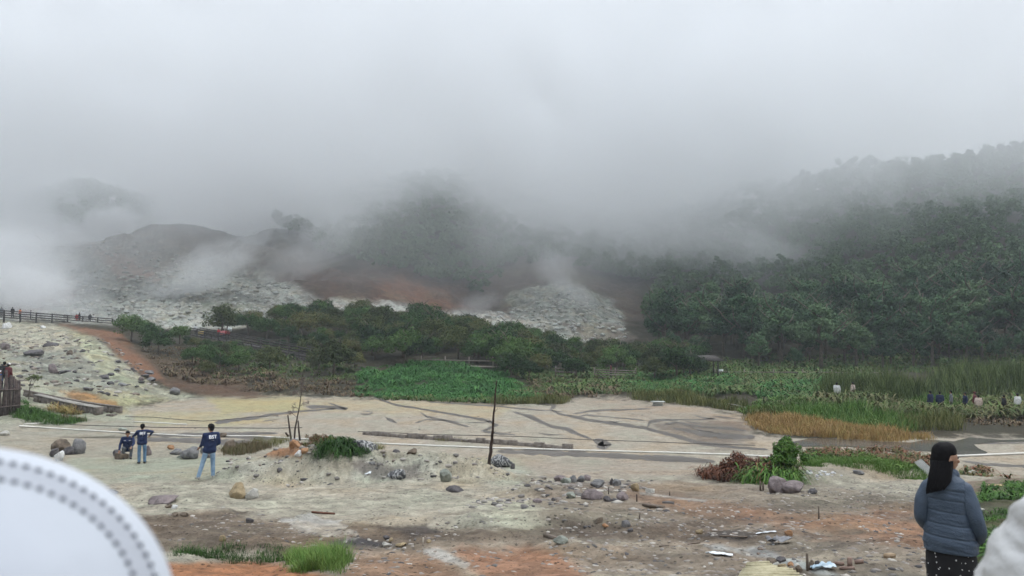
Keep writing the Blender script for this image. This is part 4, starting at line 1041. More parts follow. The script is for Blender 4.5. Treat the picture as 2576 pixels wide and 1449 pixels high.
ST = [
 ([(1400, 1018, 3), (1384, 1030, 6), (1408, 1042, 4), (1463, 1053, 4), (1528, 1063, 4), (1620, 1076, 5), (1685, 1094, 6), (1756, 1114, 6), (1856, 1126, 4), (1932, 1131, 3)], 'long dark channel curving across the mud flat'),
 ([(1290, 1036, 2), (1333, 1048, 6), (1360, 1061, 6), (1388, 1073, 5), (1428, 1080, 6), (1458, 1094, 4), (1489, 1104, 3)], 'braided dark channel left of the long one'),
 ([(1628, 1075, 10), (1635, 1061, 7), (1663, 1056, 3), (1763, 1056, 2), (1800, 1052, 2)], 'looping channel on the right of the flat'),
 ([(1440, 1041, 2), (1493, 1033, 3), (1560, 1031, 2), (1638, 1028, 2)], 'thin channel on the far right of the flat'),
 ([(1455, 1048, 1.5), (1473, 1044, 2), (1530, 1049, 1.5), (1625, 1058, 2)], 'faint channel inside the loop'),
 ([(1668, 1068, 2), (1700, 1062, 3), (1763, 1074, 3), (1838, 1079, 4), (1880, 1084, 3)], 'shallow wet trace near the grass'),
 ([(1690, 1076, 2), (1760, 1090, 8), (1820, 1098, 9), (1900, 1100, 6)], 'broad wet patch near the orange grass'),
 ([(940, 1002, 2), (959, 1007, 3), (994, 1018, 3), (1069, 1031, 3), (1144, 1043, 3), (1219, 1056, 4), (1250, 1070, 6), (1212, 1084, 4), (1262, 1091, 3), (1300, 1094, 2)], 'winding dark channel crossing behind the burnt pole'),
 ([(540, 1064, 8), (600, 1055, 5), (644, 1051, 5), (681, 1043, 3), (744, 1036, 3), (844, 1028, 3)], 'channel leading to the left mud edge'),
 ([(770, 1023, 6), (820, 1024, 5), (874, 1029, 3), (850, 1022, 3), (824, 1013, 2)], 'forked wet streak behind the small dead tree'),
 ([(1054, 1036, 2), (1074, 1048, 3), (1100, 1054, 3), (1160, 1064, 2)], 'short crooked channel in the middle of the flat'),
 ([(1044, 1064, 3), (1072, 1055, 2), (1115, 1058, 2), (1180, 1074, 3)], 'small side channel in the middle of the flat'),
 ([(905, 1040, 3), (925, 1043, 2), (938, 1037, 2), (915, 1033, 1.5)], 'small hooked wet trace'),
 ([(968, 1050, 3), (985, 1058, 6), (1000, 1065, 3)], 'short dark streak on the flat'),
 ([(1076, 1011, 1.5), (1160, 1016, 2), (1244, 1022, 2), (1330, 1030, 2), (1420, 1036, 1.5)], 'straight faint channel along the far edge'),
 ([(1490, 1106, 4), (1529, 1118, 14), (1500, 1124, 6)], 'dark wet fan where the braided channel ends'),
 ([(1250, 1136, 5), (1360, 1138, 9), (1480, 1143, 9), (1620, 1151, 10), (1740, 1158, 9), (1800, 1163, 6)], 'long wet strip in front of the white pipe'),
 ([(310, 1108, 3), (420, 1106, 7), (560, 1112, 9), (690, 1116, 6)], 'wet strip beside the pipe behind the men'),
 ([(300, 1090, 3), (420, 1096, 6), (540, 1092, 5), (700, 1090, 4)], 'dark wet strip beyond the pipe'),
 ([(560, 1098, 3), (640, 1102, 6), (700, 1104, 5)], 'dark trace by the small dead tree'),
]
for L_, lab in ST: ribbon('stream', L_, lab)
rr = random.Random(3)
for i in range(26):
    x0, y0 = rr.uniform(560, 1840), rr.uniform(1008, 1095); a_ = rr.uniform(-.12, .28); L_ = rr.uniform(30, 110)
    if i % 2: ribbon('stream', [(x0, y0, 1.2), (x0 + L_ * .5, y0 + L_ * .5 * a_ + rr.uniform(-3, 3), 1.8), (x0 + L_, y0 + L_ * a_, 1.2)], 'faint rill on the mud flat')
def sheet(name, poly, mat, lab, z=-.79, kind='structure'):
    P = np.array([on_plane(*p, z) for p in poly]); bm = bmesh.new(); vs = [bm.verts.new(p) for p in P]; bm.faces.new(vs); bmesh.ops.triangulate(bm, faces=bm.faces[:])
    me_ = bpy.data.meshes.new(name); bm.to_mesh(me_); bm.free(); me_.materials.append(mat); o = bpy.data.objects.new(name, me_); COL.objects.link(o); return tag(o, lab, kind=kind)
sheet('water', [(1990, 1112), (2040, 1102), (2120, 1104), (2200, 1110), (2290, 1113), (2330, 1106), (2400, 1110), (2440, 1100), (2520, 1106), (2700, 1104), (2700, 1110), (2520, 1112), (2450, 1118), (2462, 1128), (2485, 1138), (2470, 1146), (2420, 1150), (2360, 1150), (2340, 1136), (2250, 1132), (2120, 1124), (2020, 1124)], WAT, 'shallow dark water between the orange grass and the bank')
ribbon('stream', [(2420, 1160, 2), (2480, 1168, 5), (2576, 1173, 4), (2700, 1176, 3)], 'dark channel behind the woman')
ribbon('stream', [(2440, 1112, 2), (2500, 1116, 2), (2580, 1114, 2)], 'thin wet line on the pale mud behind the woman')

# ---- pipes and cables
PIPE = rough_mat('pipe_white', (.62, .6, .54), (.75, .73, .68), 2, .5, .1)
HOSE = rough_mat('hose_black', (.05, .045, .04), (.11, .1, .09), 3, .6, .1)
def drape(name, pts, r, mat, lab, cat, step=25, sag=.0, group=None):
    P = []
    for i in range(len(pts) - 1):
        n = max(int(abs(pts[i + 1][0] - pts[i][0]) / step), 1)
        for j in range(n):
            t = j / n; P.append((pts[i][0] + (pts[i + 1][0] - pts[i][0]) * t, pts[i][1] + (pts[i + 1][1] - pts[i][1]) * t))
    P.append(pts[-1]); W = []
    for p in P:
        g_ = G(*p, 12); W.append(Vector((g_.x, g_.y, g_.z + r * .95)))
    m = MB(); m.tube(W, r, 8); o = m.build(name, mat, None, True); tag(o, lab, cat, group); return o
drape('pipe', [(48, 1073), (150, 1080), (330, 1091), (490, 1099), (640, 1099), (790, 1108), (960, 1118), (1240, 1129), (1500, 1136), (1700, 1141), (1850, 1146), (1960, 1152)], .042, PIPE, 'long white pipe crossing the whole mud flat behind the men', 'pipe')
drape('pipe', [(2330, 1152), (2430, 1149), (2500, 1146), (2576, 1143), (2760, 1137)], .05, PIPE, 'white pipe length beyond the woman in the blue jacket', 'pipe')
drape('pipe', [(60, 1069), (100, 1066), (142, 1063)], .035, PIPE, 'short cream pipe piece lying before the weeds of the pole fence', 'pipe')
drape('pipe', [(335, 1062), (400, 1065), (470, 1069)], .035, PIPE, 'short cream pipe on the mud right of the brown tussock', 'pipe')
drape('hose', [(176, 1069), (260, 1072), (400, 1076), (540, 1077), (700, 1078), (760, 1076)], .022, HOSE, 'thin dark hose along the mud behind the men', 'hose')
drape('hose', [(315, 1049), (383, 1050), (450, 1056), (511, 1060), (560, 1057), (644, 1049), (700, 1046)], .02, HOSE, 'thin dark hose bending across the yellow mud', 'hose')
drape('hose', [(900, 1086), (1100, 1094), (1288, 1098), (1487, 1107), (1640, 1112), (1731, 1116), (1900, 1121)], .018, HOSE, 'thin dark cable running over the flat above the mud wall', 'cable')
# ---- low walls
CONC = rough_mat('old_concrete', (.08, .065, .055), (.24, .21, .18), 5, .95, .8, .03)
CAPC = rough_mat('pale_capping', (.2, .19, .17), (.36, .34, .3), 5, .95, .6, .02)
def wall_line(name, pts, h, th, lab, cap=True, cat='wall', y0=12):
    W = [G(*p, y0) for p in pts]; m = MB(); cpm = MB()
    for i in range(len(W) - 1):
        n = 6
        for j in range(n):
            a_ = W[i].lerp(W[i + 1], j / n); b_ = W[i].lerp(W[i + 1], (j + .995) / n); k = random.uniform(.9, 1.05) if name != 'mud_wall' else random.uniform(.45, 1.1)
            m.beam((a_.x, a_.y, a_.z + h * k / 2 - .1), (b_.x, b_.y, b_.z + h * k / 2 - .1), th * random.uniform(.94, 1.06), h * k + .2)
    root = empty(name, W[0], label=lab, cat=cat)
    o = m.build('wall_body', CONC); o.parent = root; o.matrix_parent_inverse = Matrix.Translation(-Vector(W[0]))
    if cap:
        for i in range(len(W) - 1):
            a_, b_ = W[i], W[i + 1]; cpm.beam((a_.x, a_.y, a_.z + h + .02), (b_.x, b_.y, b_.z + h + .02), th * 1.25, .05)
        o = cpm.build('capping', CAPC if cap == 1 else CONC); o.parent = root; o.matrix_parent_inverse = Matrix.Translation(-Vector(W[0]))
    return root
wall_line('low_wall', [(60, 996), (140, 1013), (220, 1028), (304, 1040)], .42, .25, 'longer upper concrete channel wall running down from the pole fence', 2)
wall_line('low_wall', [(90, 1010), (150, 1024), (200, 1035), (250, 1044)], .5, .5, 'shorter lower concrete channel wall beside the weeds')
wall_line('block', [(272, 1046), (289, 1046)], .12, .3, 'single concrete block lying off the end of the channel walls', False, 'block')
wall_line('mud_wall', [(915, 1093), (1050, 1103), (1180, 1112), (1300, 1120), (1440, 1131)], .24, .24, 'crumbling earth and timber retaining wall along the flat behind the burnt pole', False)
# ---- boardwalks
WOODD = rough_mat('dark_timber', (.03, .027, .026), (.085, .075, .07), 6, .85, .4)
WOODL = rough_mat('grey_timber', (.13, .11, .095), (.26, .22, .19), 6, .85, .4)
def boardwalk(lab, A, B, rails=(.35, .7, 1.05), bay=1.9, deck_h=.12, wd=1.6, mat=WOODD, posth=1.15, front_rail=True, back_rail=True, skirt=False, below=2.5):
    A = Vector(A); B = Vector(B); root = empty('boardwalk', A, label=lab, cat='boardwalk')
    d = B - A; L = d.length; n = max(int(L / bay), 1); side = Vector((-d.y, d.x, 0)).normalized()
    if side.y > 0: side = -side
    d0 = Vector((0, 0, 0)); m = MB(); m.beam(d0 - side * wd / 2, d - side * wd / 2, wd, deck_h); m.build('deck', mat, root)
    if skirt:
        m = MB(); nn_ = 40
        for i in range(nn_):
            p = d * (i / nn_); q = d * ((i + .82) / nn_); z = gz(A.x + p.x, A.y + p.y) - A.z - .3
            hgt = max(p.z - z, .4); m.beam(p + side * .06 + Vector((0, 0, -hgt / 2 - .07)), q + side * .06 + Vector((0, 0, -hgt / 2 - .07)), .05, hgt)
        m.build('boarding', mat, root)
    for sgn, on in ((0, front_rail), (1, back_rail)):
        if not on: continue
        off = -side * (.05 if sgn == 0 else wd - .05)
        for i in range(n + 1):
            p = d * (i / n) + off; zb = gz(A.x + p.x, A.y + p.y) - A.z - .2
            zb = max(zb, p.z - below)
            m = MB(); m.beam(p + Vector((0, 0, posth)), Vector((p.x, p.y, min(zb, p.z - .3))), .12, .12); m.build('post', mat, root)
        for h in rails:
            m = MB(); m.beam(off + side * .07 + Vector((0, 0, h)), d + off + side * .07 + Vector((0, 0, h)), .05, .13); m.build('rail', mat, root)
    return root
BW1A, BW1B = at(-120, 789, 113), at(283, 818, 124)
boardwalk('long dark timber boardwalk with railings crossing the top of the pale slope', BW1A, BW1B, bay=2.0)
BW2A, BW2B = at(478, 842, 114), at(806, 905, 88)
boardwalk('dark timber boardwalk descending through the thicket on boarded sides', BW2A, BW2B, bay=2.4, skirt=True)
boardwalk('grey wooden railing stretch seen between bushes beside the red shirt walker', at(1398, 946, 84), at(1446, 948, 84), bay=2.2, mat=WOODL, rails=(.5, .85), back_rail=False)
boardwalk('grey wooden railing stretch behind ferns right of the dark bush', at(1496, 950, 83), at(1600, 952, 84), bay=2.2, mat=WOODL, rails=(.35, .6, .85), back_rail=False)
boardwalk('thin pale railing along the woodland foot beside the little shelter', at(1800, 952, 92), at(2240, 954, 92), bay=3.2, mat=WOODL, rails=(.8,), back_rail=False)
boardwalk('thin pale railing at the back of the green fern bed', at(1060, 920, 86), at(1300, 925, 86), bay=2.6, mat=WOODL, rails=(.7,), back_rail=False, below=1)
# little shelter
s0 = at(1776, 957, 90); s0.z = gz(s0.x, s0.y)
root = empty('shelter', s0, label='small dark open shelter on thin posts before the wood', cat='shelter')
for q in ((-1.2, -1), (1.2, -1), (-1.2, 1), (1.2, 1)):
    m = MB(); m.box((q[0], q[1], 1.1), (.14, .14, 2.7)); m.build('post', WOODD, root)
m = MB(); m.add([(-1.9, -1.6, 2.35), (1.9, -1.6, 2.35), (1.9, 1.6, 2.35), (-1.9, 1.6, 2.35), (-1.0, 0, 2.95), (1.0, 0, 2.95)], [np.array([[0, 3, 2, 1]]), np.array([[0, 1, 5, 4], [2, 3, 4, 5]]), np.array([[1, 2, 5], [3, 0, 4]])]); m.build('roof', WOODD, root)
# signs
SGW = rough_mat('sign_white', (.62, .68, .66), (.75, .8, .78), 3, .6, .05); SGY = rough_mat('sign_yellow', (.5, .36, .12), (.62, .46, .18), 3, .6, .05)
INK = rough_mat('sign_ink', (.12, .16, .14), (.2, .24, .22), 5, .7, .05)
def sign(dx, dy, Y, wpx, hpx, mat, lab, post=1.2, ink=True):
    p = at(dx, dy, Y); s_ = Y / F; root = empty('sign', (p.x, p.y, p.z), label=lab, cat='sign')
    m = MB(); m.box((0, 0, 0), (wpx * s_, .04, hpx * s_)); m.build('board', mat, root)
    m = MB(); m.box((0, .05, -post / 2), (.07, .06, post + hpx * s_)); m.build('post', WOODL, root)
    if ink:
        m = MB()
        for k in (-.25, 0, .22): m.box((0, -.026, hpx * s_ * k), (wpx * s_ * .6, .008, hpx * s_ * .1))
        m.build('lettering', INK, root)
sign(1813, 935, 92, 12, 11, SGW, 'small white notice board beside the little shelter')
sign(578, 829, 108, 10, 9, SGW, 'small white notice board above the group on the middle boardwalk')
sign(506, 838, 112, 15, 10, SGY, 'small yellow sign on the railing by the white shirted walker', ink=False)
# ---- pole fence on the left with platform
LOG = rough_mat('fence_log', (.035, .025, .024), (.13, .10, .09), 5, .9, .8, .03)
fo = at(0, 1060, 45); fo.z = gz(fo.x, fo.y)
root = empty('pole_fence', fo, label='ragged dark pole fence holding the raised viewing platform', cat='fence')
rs = np.random.RandomState(8)
for i in range(34):
    t = i / 33; dx = -95 + 152 * t; Y = 43.2 + 3.8 * t ** 1.5; x = (dx - CX) / F * Y
    z0 = gz(x, Y) - .4; top = at(dx, np.interp(dx, [-95, 0, 30, 45, 57], [955, 952, 940, 942, 958]) + rs.uniform(-10, 14), Y).z
    m = MB(); r0 = rs.uniform(.075, .11)
    a_ = Vector((x, Y, z0)) - fo; b_ = Vector((x + rs.normal() * .06, Y + rs.normal() * .06, top)) - fo
    m.tube([a_, a_.lerp(b_, .5) + Vector((rs.normal() * .02, 0, 0)), b_], [r0, r0 * .95, r0 * .8], 7); m.build('pole', LOG, root)
for h in (.25, .75):
    m = MB(); P = []
    for t in np.linspace(0, 1, 7):
        dx = -95 + 152 * t; Y = 43.2 + 3.8 * t ** 1.5 - .16; x = (dx - CX) / F * Y; z0 = gz(x, Y); zt = at(dx, 960, Y).z; P.append(Vector((x, Y, z0 + (zt - z0) * h)) - fo)
    m.tube(P, .05, 7); m.build('crossbar', LOG, root)
pl = MB(); pz = at(0, 987, 45).z; pc = (at(-30, 987, 47))
pl.box((pc.x - 1.5 - fo.x, 47.5 - fo.y, pz - .1 - fo.z), (4.2, 3.6, .15)); pl.build('platform', WOODD, root)
PLAT = pz
# ---- stakes, timbers, litter
IRON = rough_mat('rusty_iron', (.02, .014, .012), (.06, .035, .03), 9, .8, .3)
STK = rough_mat('pale_wood', (.36, .31, .25), (.55, .5, .43), 7, .85, .3)
OLDW = rough_mat('weathered_wood', (.09, .07, .055), (.2, .16, .125), 7, .9, .5)
def stake(dx, dy, hpx, wpx, mat, lab, lean=0):
    g_ = G(dx, dy); s_ = g_.y / F; m = MB(); h = hpx * s_
    m.tube([(0, 0, -.1), (lean * h * .5, 0, h * .5), (lean * h, 0, h)], [wpx * s_ / 2, wpx * s_ / 2, wpx * s_ * .4], 6)
    o = m.build('stake', mat, None, False, g_); tag(o, lab, 'stake')
stake(1531, 1243, 17, 2.4, IRON, 'short iron stake behind the slanting mauve rock')
stake(1602, 1262, 18, 3.2, IRON, 'iron stake standing in the orange pool bed')
stake(1685, 1247, 10, 2.2, IRON, 'tiny iron stake by the pool rim')
stake(1608, 1306, 16, 3.5, OLDW, 'split wooden stub on the grey gravel', .15)
stake(1063, 1373, 20, 4.6, STK, 'pale wooden stake at the edge of the gravel terrace', .1)
stake(2060, 1306, 32, 3.6, OLDW, 'slim grey wooden stake on the orange ground')
stake(1913, 1234, 22, 5, OLDW, 'short grey post left of the tall clay boulder')
stake(1920, 1234, 20, 5, OLDW, 'second short grey post touching the tall clay boulder')
stake(2032, 1436, 42, 7, OLDW, 'grey wooden post at the stone pile', -.03)
def timber(dx, dy, dx2, dy2, th, mat, lab, name='plank', cat='plank', h=None):
    a_ = G(dx, dy); b_ = G(dx2, dy2); s_ = a_.y / F; m = MB(); h = h or th * .6
    a_.z += h * s_ * .5; b_.z += h * s_ * .5
    c_ = (a_ + b_) / 2; m.beam(a_ - c_, b_ - c_, th * s_, h * s_); o = m.build(name, mat, None, False, c_); tag(o, lab, cat)
timber(1416, 1366, 1372, 1352, 12, OLDW, 'square old timber lying by the white crust', h=10)
timber(1668, 1278, 1620, 1272, 12, OLDW, 'weathered flat timber in the orange pool bed', h=5)
timber(880, 1434, 884, 1434, 4, OLDW, 'small wood chip by the orange soil')
timber(1810, 1350, 1880, 1352, 5, OLDW, 'thin dry stick by the black gravel')
timber(784, 1290, 842, 1294, 6, rough_mat('red_wood', (.1, .045, .03), (.2, .1, .07), 7), 'reddish board lying on the sand above the white crust', h=4)
timber(1525, 1397, 1540, 1394, 5, OLDW, 'tiny dark wood piece on the lower terrace')
timber(1660, 1376, 1760, 1366, 5, OLDW, 'long thin grey stick on the terrace edge', h=3)
timber(2100, 1420, 2120, 1422, 10, rough_mat('brick', (.16, .10, .08), (.28, .2, .16), 7), 'brown brick, outer one of the scattered bricks', 'brick', 'brick', 7)
timber(2150, 1418, 2172, 1416, 10, MATS['brick'], 'brown brick nearest the woman among the scattered bricks', 'brick', 'brick', 8)
timber(2112, 1432, 2150, 1432, 10, MATS['brick'], 'long low brick between the two others', 'brick', 'brick', 6)
timber(2136, 1428, 2140, 1424, 9, MATS['brick'], 'brick standing upright among the scattered bricks', 'brick', 'brick', 22)
timber(2228, 1404, 2248, 1402, 12, rough_mat('tan_block', (.28, .2, .12), (.4, .3, .2), 7), 'tan earth block near the woman', 'block', 'block', 10)
# corrugated sheet leaning at the bank
CORR = rough_mat('corrugated_sheet', (.42, .43, .42), (.6, .6, .58), 5, .6, .2)
g_ = G(2335, 1195); s_ = g_.y / F; m = MB(); n = 40; V = []
a_ = np.array(at(2300, 1163, g_.y + .3)) - np.array(g_); b_ = np.array(at(2318, 1155, g_.y + .3)) - np.array(g_); c_ = np.array(at(2352, 1186, g_.y)) - np.array(g_); d_ = np.array(at(2334, 1197, g_.y)) - np.array(g_)
for i in range(n + 1):
    t = i / n; z = math.sin(t * 5 * 2 * math.pi) * .025
    for p, q in ((a_, b_), (d_, c_)): v = p + (q - p) * t; V.append(v + np.array([z * .5, -z, z]))
for i in range(n + 1): V.append(V[2 * i] + np.array([0, .012, 0])); V.append(V[2 * i + 1] + np.array([0, .012, 0]))
k = 2 * (n + 1); idx = [[2 * i, 2 * i + 1, 2 * i + 3, 2 * i + 2] for i in range(n)]
V2 = V[:k] + [V[k + j] for j in range(k)]
m.add(V2, [np.array(idx), np.array(idx)[:, ::-1] + k]); o = m.build('corrugated_sheet', CORR, None, True, g_); tag(o, 'pale corrugated roofing sheet leaning on rubble beside the woman', 'roofing sheet')
# ribbed straw mat in the corner, plastic scraps, bent metal
MAT_ = rough_mat('ribbed_mat', (.34, .3, .18), (.55, .5, .34), 12, .85, .3)
g1, g2, g3, g4 = G(1880, 1425), G(1935, 1422), G(2060, 1475), G(1850, 1475)
c_ = (g1 + g3) / 2; m = MB()
for i in range(18):
    t = i / 17; a_ = g1.lerp(g4, t); b_ = g2.lerp(g3, t); a_.z = gz(a_.x, a_.y) + .04; b_.z = gz(b_.x, b_.y) + .04; m.tube([a_ - c_, (a_ + b_) / 2 - c_, b_ - c_], .02, 6)
o = m.build('ribbed_mat', MAT_, None, True, c_); tag(o, 'straw coloured ribbed sheet lying at the bottom edge', 'sheet')
def crumple(name, dx, dy, wpx, hpx, mat, lab, cat, seed=1, h=.05):
    g_ = G(dx, dy); s_ = g_.y / F; n = 14; rs = np.random.RandomState(seed); V = []; w_ = wpx * s_ / 2; d_ = hpx * s_ * 2.2
    for i in range(n):
        for j in range(n):
            u, v = i / (n - 1) * 2 - 1, j / (n - 1) * 2 - 1; k = 1 - .35 * (fbm(u * 1.3 + seed, v * 1.3, 3, seed) + .5)
            x, y = u * w_ * k, v * d_ * k * (.7 + .3 * u); V.append((x, y, gz(g_.x + x, g_.y + y) - g_.z + .012 + h * (fbm(u * 2.5 + seed, v * 2.5, 4, seed + 3) + .5)))
    q = np.array([[i * n + j, (i + 1) * n + j, (i + 1) * n + j + 1, i * n + j + 1] for i in range(n - 1) for j in range(n - 1)])
    V = np.array(V); V2 = V - [0, 0, .006]; m = MB(); m.add(np.concatenate([V, V2]), [q, q[:, ::-1] + n * n])
    o = m.build(name, mat, None, True, g_); tag(o, lab, cat)
crumple('plastic_sheet', 2070, 1430, 70, 9, rough_mat('plastic_blue', (.25, .38, .48), (.6, .66, .68), 6, .4, .3), 'crumpled blue and white plastic sheet by the bricks', 'plastic sheet', 2, .08)
crumple('paper_scrap', 1808, 1396, 80, 8, rough_mat('scrap_white', (.6, .64, .66), (.75, .77, .78), 6, .6, .3), 'long white scrap on the lower terrace', 'scrap', 3, .05)
crumple('metal_sheet', 1958, 1366, 64, 14, rough_mat('scrap_metal', (.1, .1, .11), (.28, .28, .29), 6, .5, .3), 'bent dark metal sheet above the stone pile', 'metal sheet', 4, .16)
crumple('paper_scrap', 925, 1193, 18, 3, MATS['scrap_white'], 'small bright scrap in front of the low mound', 'scrap', 5, .04)
crumple('plastic_sheet', 2506, 1223, 50, 4, rough_mat('plastic_yellow', (.5, .38, .15), (.65, .5, .25), 6, .5, .2), 'flat yellowish sheet beyond the bushes near the frame edge', 'plastic sheet', 6, .05)
crumple('paper_scrap', 1928, 1342, 60, 3, MATS['scrap_white'], 'thin white strip of litter above the black gravel', 'scrap', 7, .03)
# white metal trough lying on the far flat
p = on_plane(1655, 1021); m = MB(); m.box((0, 0, .32), (1.0, .6, .05)); m.box((0, .1, .15), (.7, .4, .3)); o = m.build('metal_table', rough_mat('table_metal', (.4, .42, .4), (.55, .58, .55), 5, .5), None, False, p); tag(o, 'small white topped table like box at the far edge of the mud', 'table')
# stone pile in the corner with cobbles of its own
for i, (dx, dy, w_, h_, c_) in enumerate([(1955, 1428, 26, 14, 'pale'), (1975, 1436, 30, 16, 'tan'), (1996, 1440, 26, 13, 'brown'), (1942, 1418, 30, 12, 'brown'), (1968, 1414, 26, 12, 'dark'), (1990, 1424, 24, 10, 'orange'), (2012, 1440, 20, 18, 'brown'), (2042, 1434, 20, 24, 'brown'), (2057, 1420, 14, 12, 'dark')]):
    lab = ['pale cobble topmost of the corner stone pile', 'tan cobble in the middle of the corner stone pile', 'brown flat cobble at the foot of the corner stone pile', 'long brown clod at the outer end of the corner stone pile', 'dark clod at the back of the corner stone pile', 'orange brown clod right behind the tan cobble', 'brown stone left of the grey wooden post', 'upright brown stone touching the grey wooden post', 'small dark clod right of the grey wooden post'][i]
    rock(dx, dy, w_, h_, c_, lab, .9, None)
# ------------------------------------------------------------------ people
SKIN = rough_mat('skin', (.30, .17, .11), (.38, .22, .15), 9, .55, .1, .002)
HAIR = rough_mat('hair_black', (.004, .004, .005), (.010, .009, .010), 40, .7, .4, .004, spec=.12)
NAVY = rough_mat('navy_cloth', (.008, .017, .06), (.018, .032, .095), 12, .8, .5, .01)
JEAN = rough_mat('jeans_light', (.13, .23, .36), (.3, .42, .56), 7, .85, .5, .006)
JEAN2 = rough_mat('jeans_blue', (.06, .13, .22), (.14, .24, .36), 7, .85, .5, .006)
DARKC = rough_mat('dark_cloth', (.012, .012, .014), (.03, .03, .035), 10, .85, .4, .006)
GREYC = rough_mat('grey_trouser', (.06, .07, .08), (.13, .14, .16), 10, .85, .4, .006)
SHOE = rough_mat('shoe_grey', (.2, .2, .19), (.45, .44, .4), 20, .7, .3, .004)
SHOED = rough_mat('shoe_dark', (.012, .012, .014), (.04, .04, .045), 20, .7, .3, .004)
WHITEC = rough_mat('white_cloth', (.62, .62, .62), (.74, .74, .74), 6, .85, .4, .01)
PRINT = rough_mat('print_white', (.72, .73, .75), (.8, .8, .82), 5, .7, .05)
def cl_mat(name, c): return rough_mat('cloth_' + name, tuple(q * .75 for q in c), tuple(min(q * 1.2, .85) for q in c), 9, .85, .4, .008)
CLOTH = {'red': (.35, .035, .04), 'pink': (.6, .2, .22), 'orange': (.7, .2, .08), 'white': (.7, .7, .7), 'black': (.02, .02, .022), 'blue': (.03, .09, .25), 'grey': (.16, .17, .18), 'cream': (.6, .48, .42), 'maroon': (.13, .03, .035), 'navy': (.012, .02, .06)}
for k, c_ in CLOTH.items(): CLOTH[k] = cl_mat(k, c_)
def cap_mesh(mb, a, b, ra, rb, sides=14):
    a = Vector(a); b = Vector(b); d = b - a; L = max(d.length, 1e-4); d = d / L; P = []; Rr = []
    for k in range(4): t = math.radians(5 + 85 * k / 4); P.append(a - d * ra * math.cos(t)); Rr.append(ra * math.sin(t))
    for k in range(5): t = k / 4; P.append(a + d * L * t); Rr.append(ra + (rb - ra) * t)
    for k in range(4): t = math.radians(90 - 85 * (k + 1) / 4); P.append(b + d * rb * math.cos(t)); Rr.append(rb * math.sin(t))
    mb.tube(P, Rr, sides)
def fuse(name, caps, mat, parent, voxel=.012, smooth=3, extra=None):
    m = MB()
    for c in caps: cap_mesh(m, *c)
    if extra: extra(m)
    o = m.build(name, mat, None, True)
    r_ = o.modifiers.new('r', 'REMESH'); r_.mode = 'VOXEL'; r_.voxel_size = voxel; r_.use_smooth_shade = True
    s_ = o.modifiers.new('s', 'SMOOTH'); s_.iterations = smooth; s_.factor = .6
    dg = bpy.context.evaluated_depsgraph_get(); dg.update()
    me_ = bpy.data.meshes.new_from_object(o.evaluated_get(dg)); me_.name = name
    bpy.data.objects.remove(o)
    me_.materials.clear(); me_.materials.append(mat)
    me_.polygons.foreach_set('use_smooth', np.ones(len(me_.polygons), bool)); me_.update()
    o = bpy.data.objects.new(name, me_); COL.objects.link(o); o.parent = parent
    return o
STAND = dict(pelvis=(0, 0, .93), belly=(0, 0, 1.08), chest=(0, 0, 1.27), neck=(0, -.01, 1.45), head=(0, .01, 1.59),
    shl=(-.185, 0, 1.40), ell=(-.25, -.02, 1.12), wrl=(-.24, .08, .88), shr=(.185, 0, 1.40), elr=(.25, -.02, 1.12), wrr=(.24, .08, .88),
    hl=(-.09, 0, .90), kl=(-.10, .03, .49), al=(-.10, 0, .09), tl=(-.11, .17, .03), hr=(.09, 0, .90), kr=(.10, .03, .49), ar=(.10, 0, .09), tr=(.11, .17, .03))
def hand_caps(wr, el, fore=None, curl=.5, side=1):
    """palm, four bent fingers of unequal length, and a thumb"""
    wr = Vector(wr); d = (wr - Vector(el)).normalized(); up = Vector(fore) if fore else Vector((0, 0, 1)); x = d.cross(up)
    if x.length < .2: x = d.cross(Vector((0, 1, 0)))
    x.normalize(); n = x.cross(d).normalized(); caps = []
    pc = wr + d * .045; caps.append((wr, pc - x * .018, .027, .026)); caps.append((wr, pc + x * .018, .027, .026)); caps.append((pc - x * .03, pc + x * .03, .017, .017))
    for i, L in enumerate((.068, .078, .073, .058)):
        b0 = wr + d * .085 + x * (.031 - .021 * i); k1 = b0 + d * L * .45 - n * L * .15 * curl; k2 = k1 + d * L * .35 * (1 - curl * .6) - n * L * .4 * curl
        caps.append((b0 - d * .03, k1, .0098, .009)); caps.append((k1, k2, .009, .0075))
    t0 = wr + d * .03 + x * .03 * side; t1 = t0 + (d * .6 + x * .8 * side - n * .3).normalized() * .035; caps.append((t0, t1, .0115, .0105)); caps.append((t1, t1 + (d + x * .2 * side - n * .3).normalized() * .028, .0105, .008))
    return caps
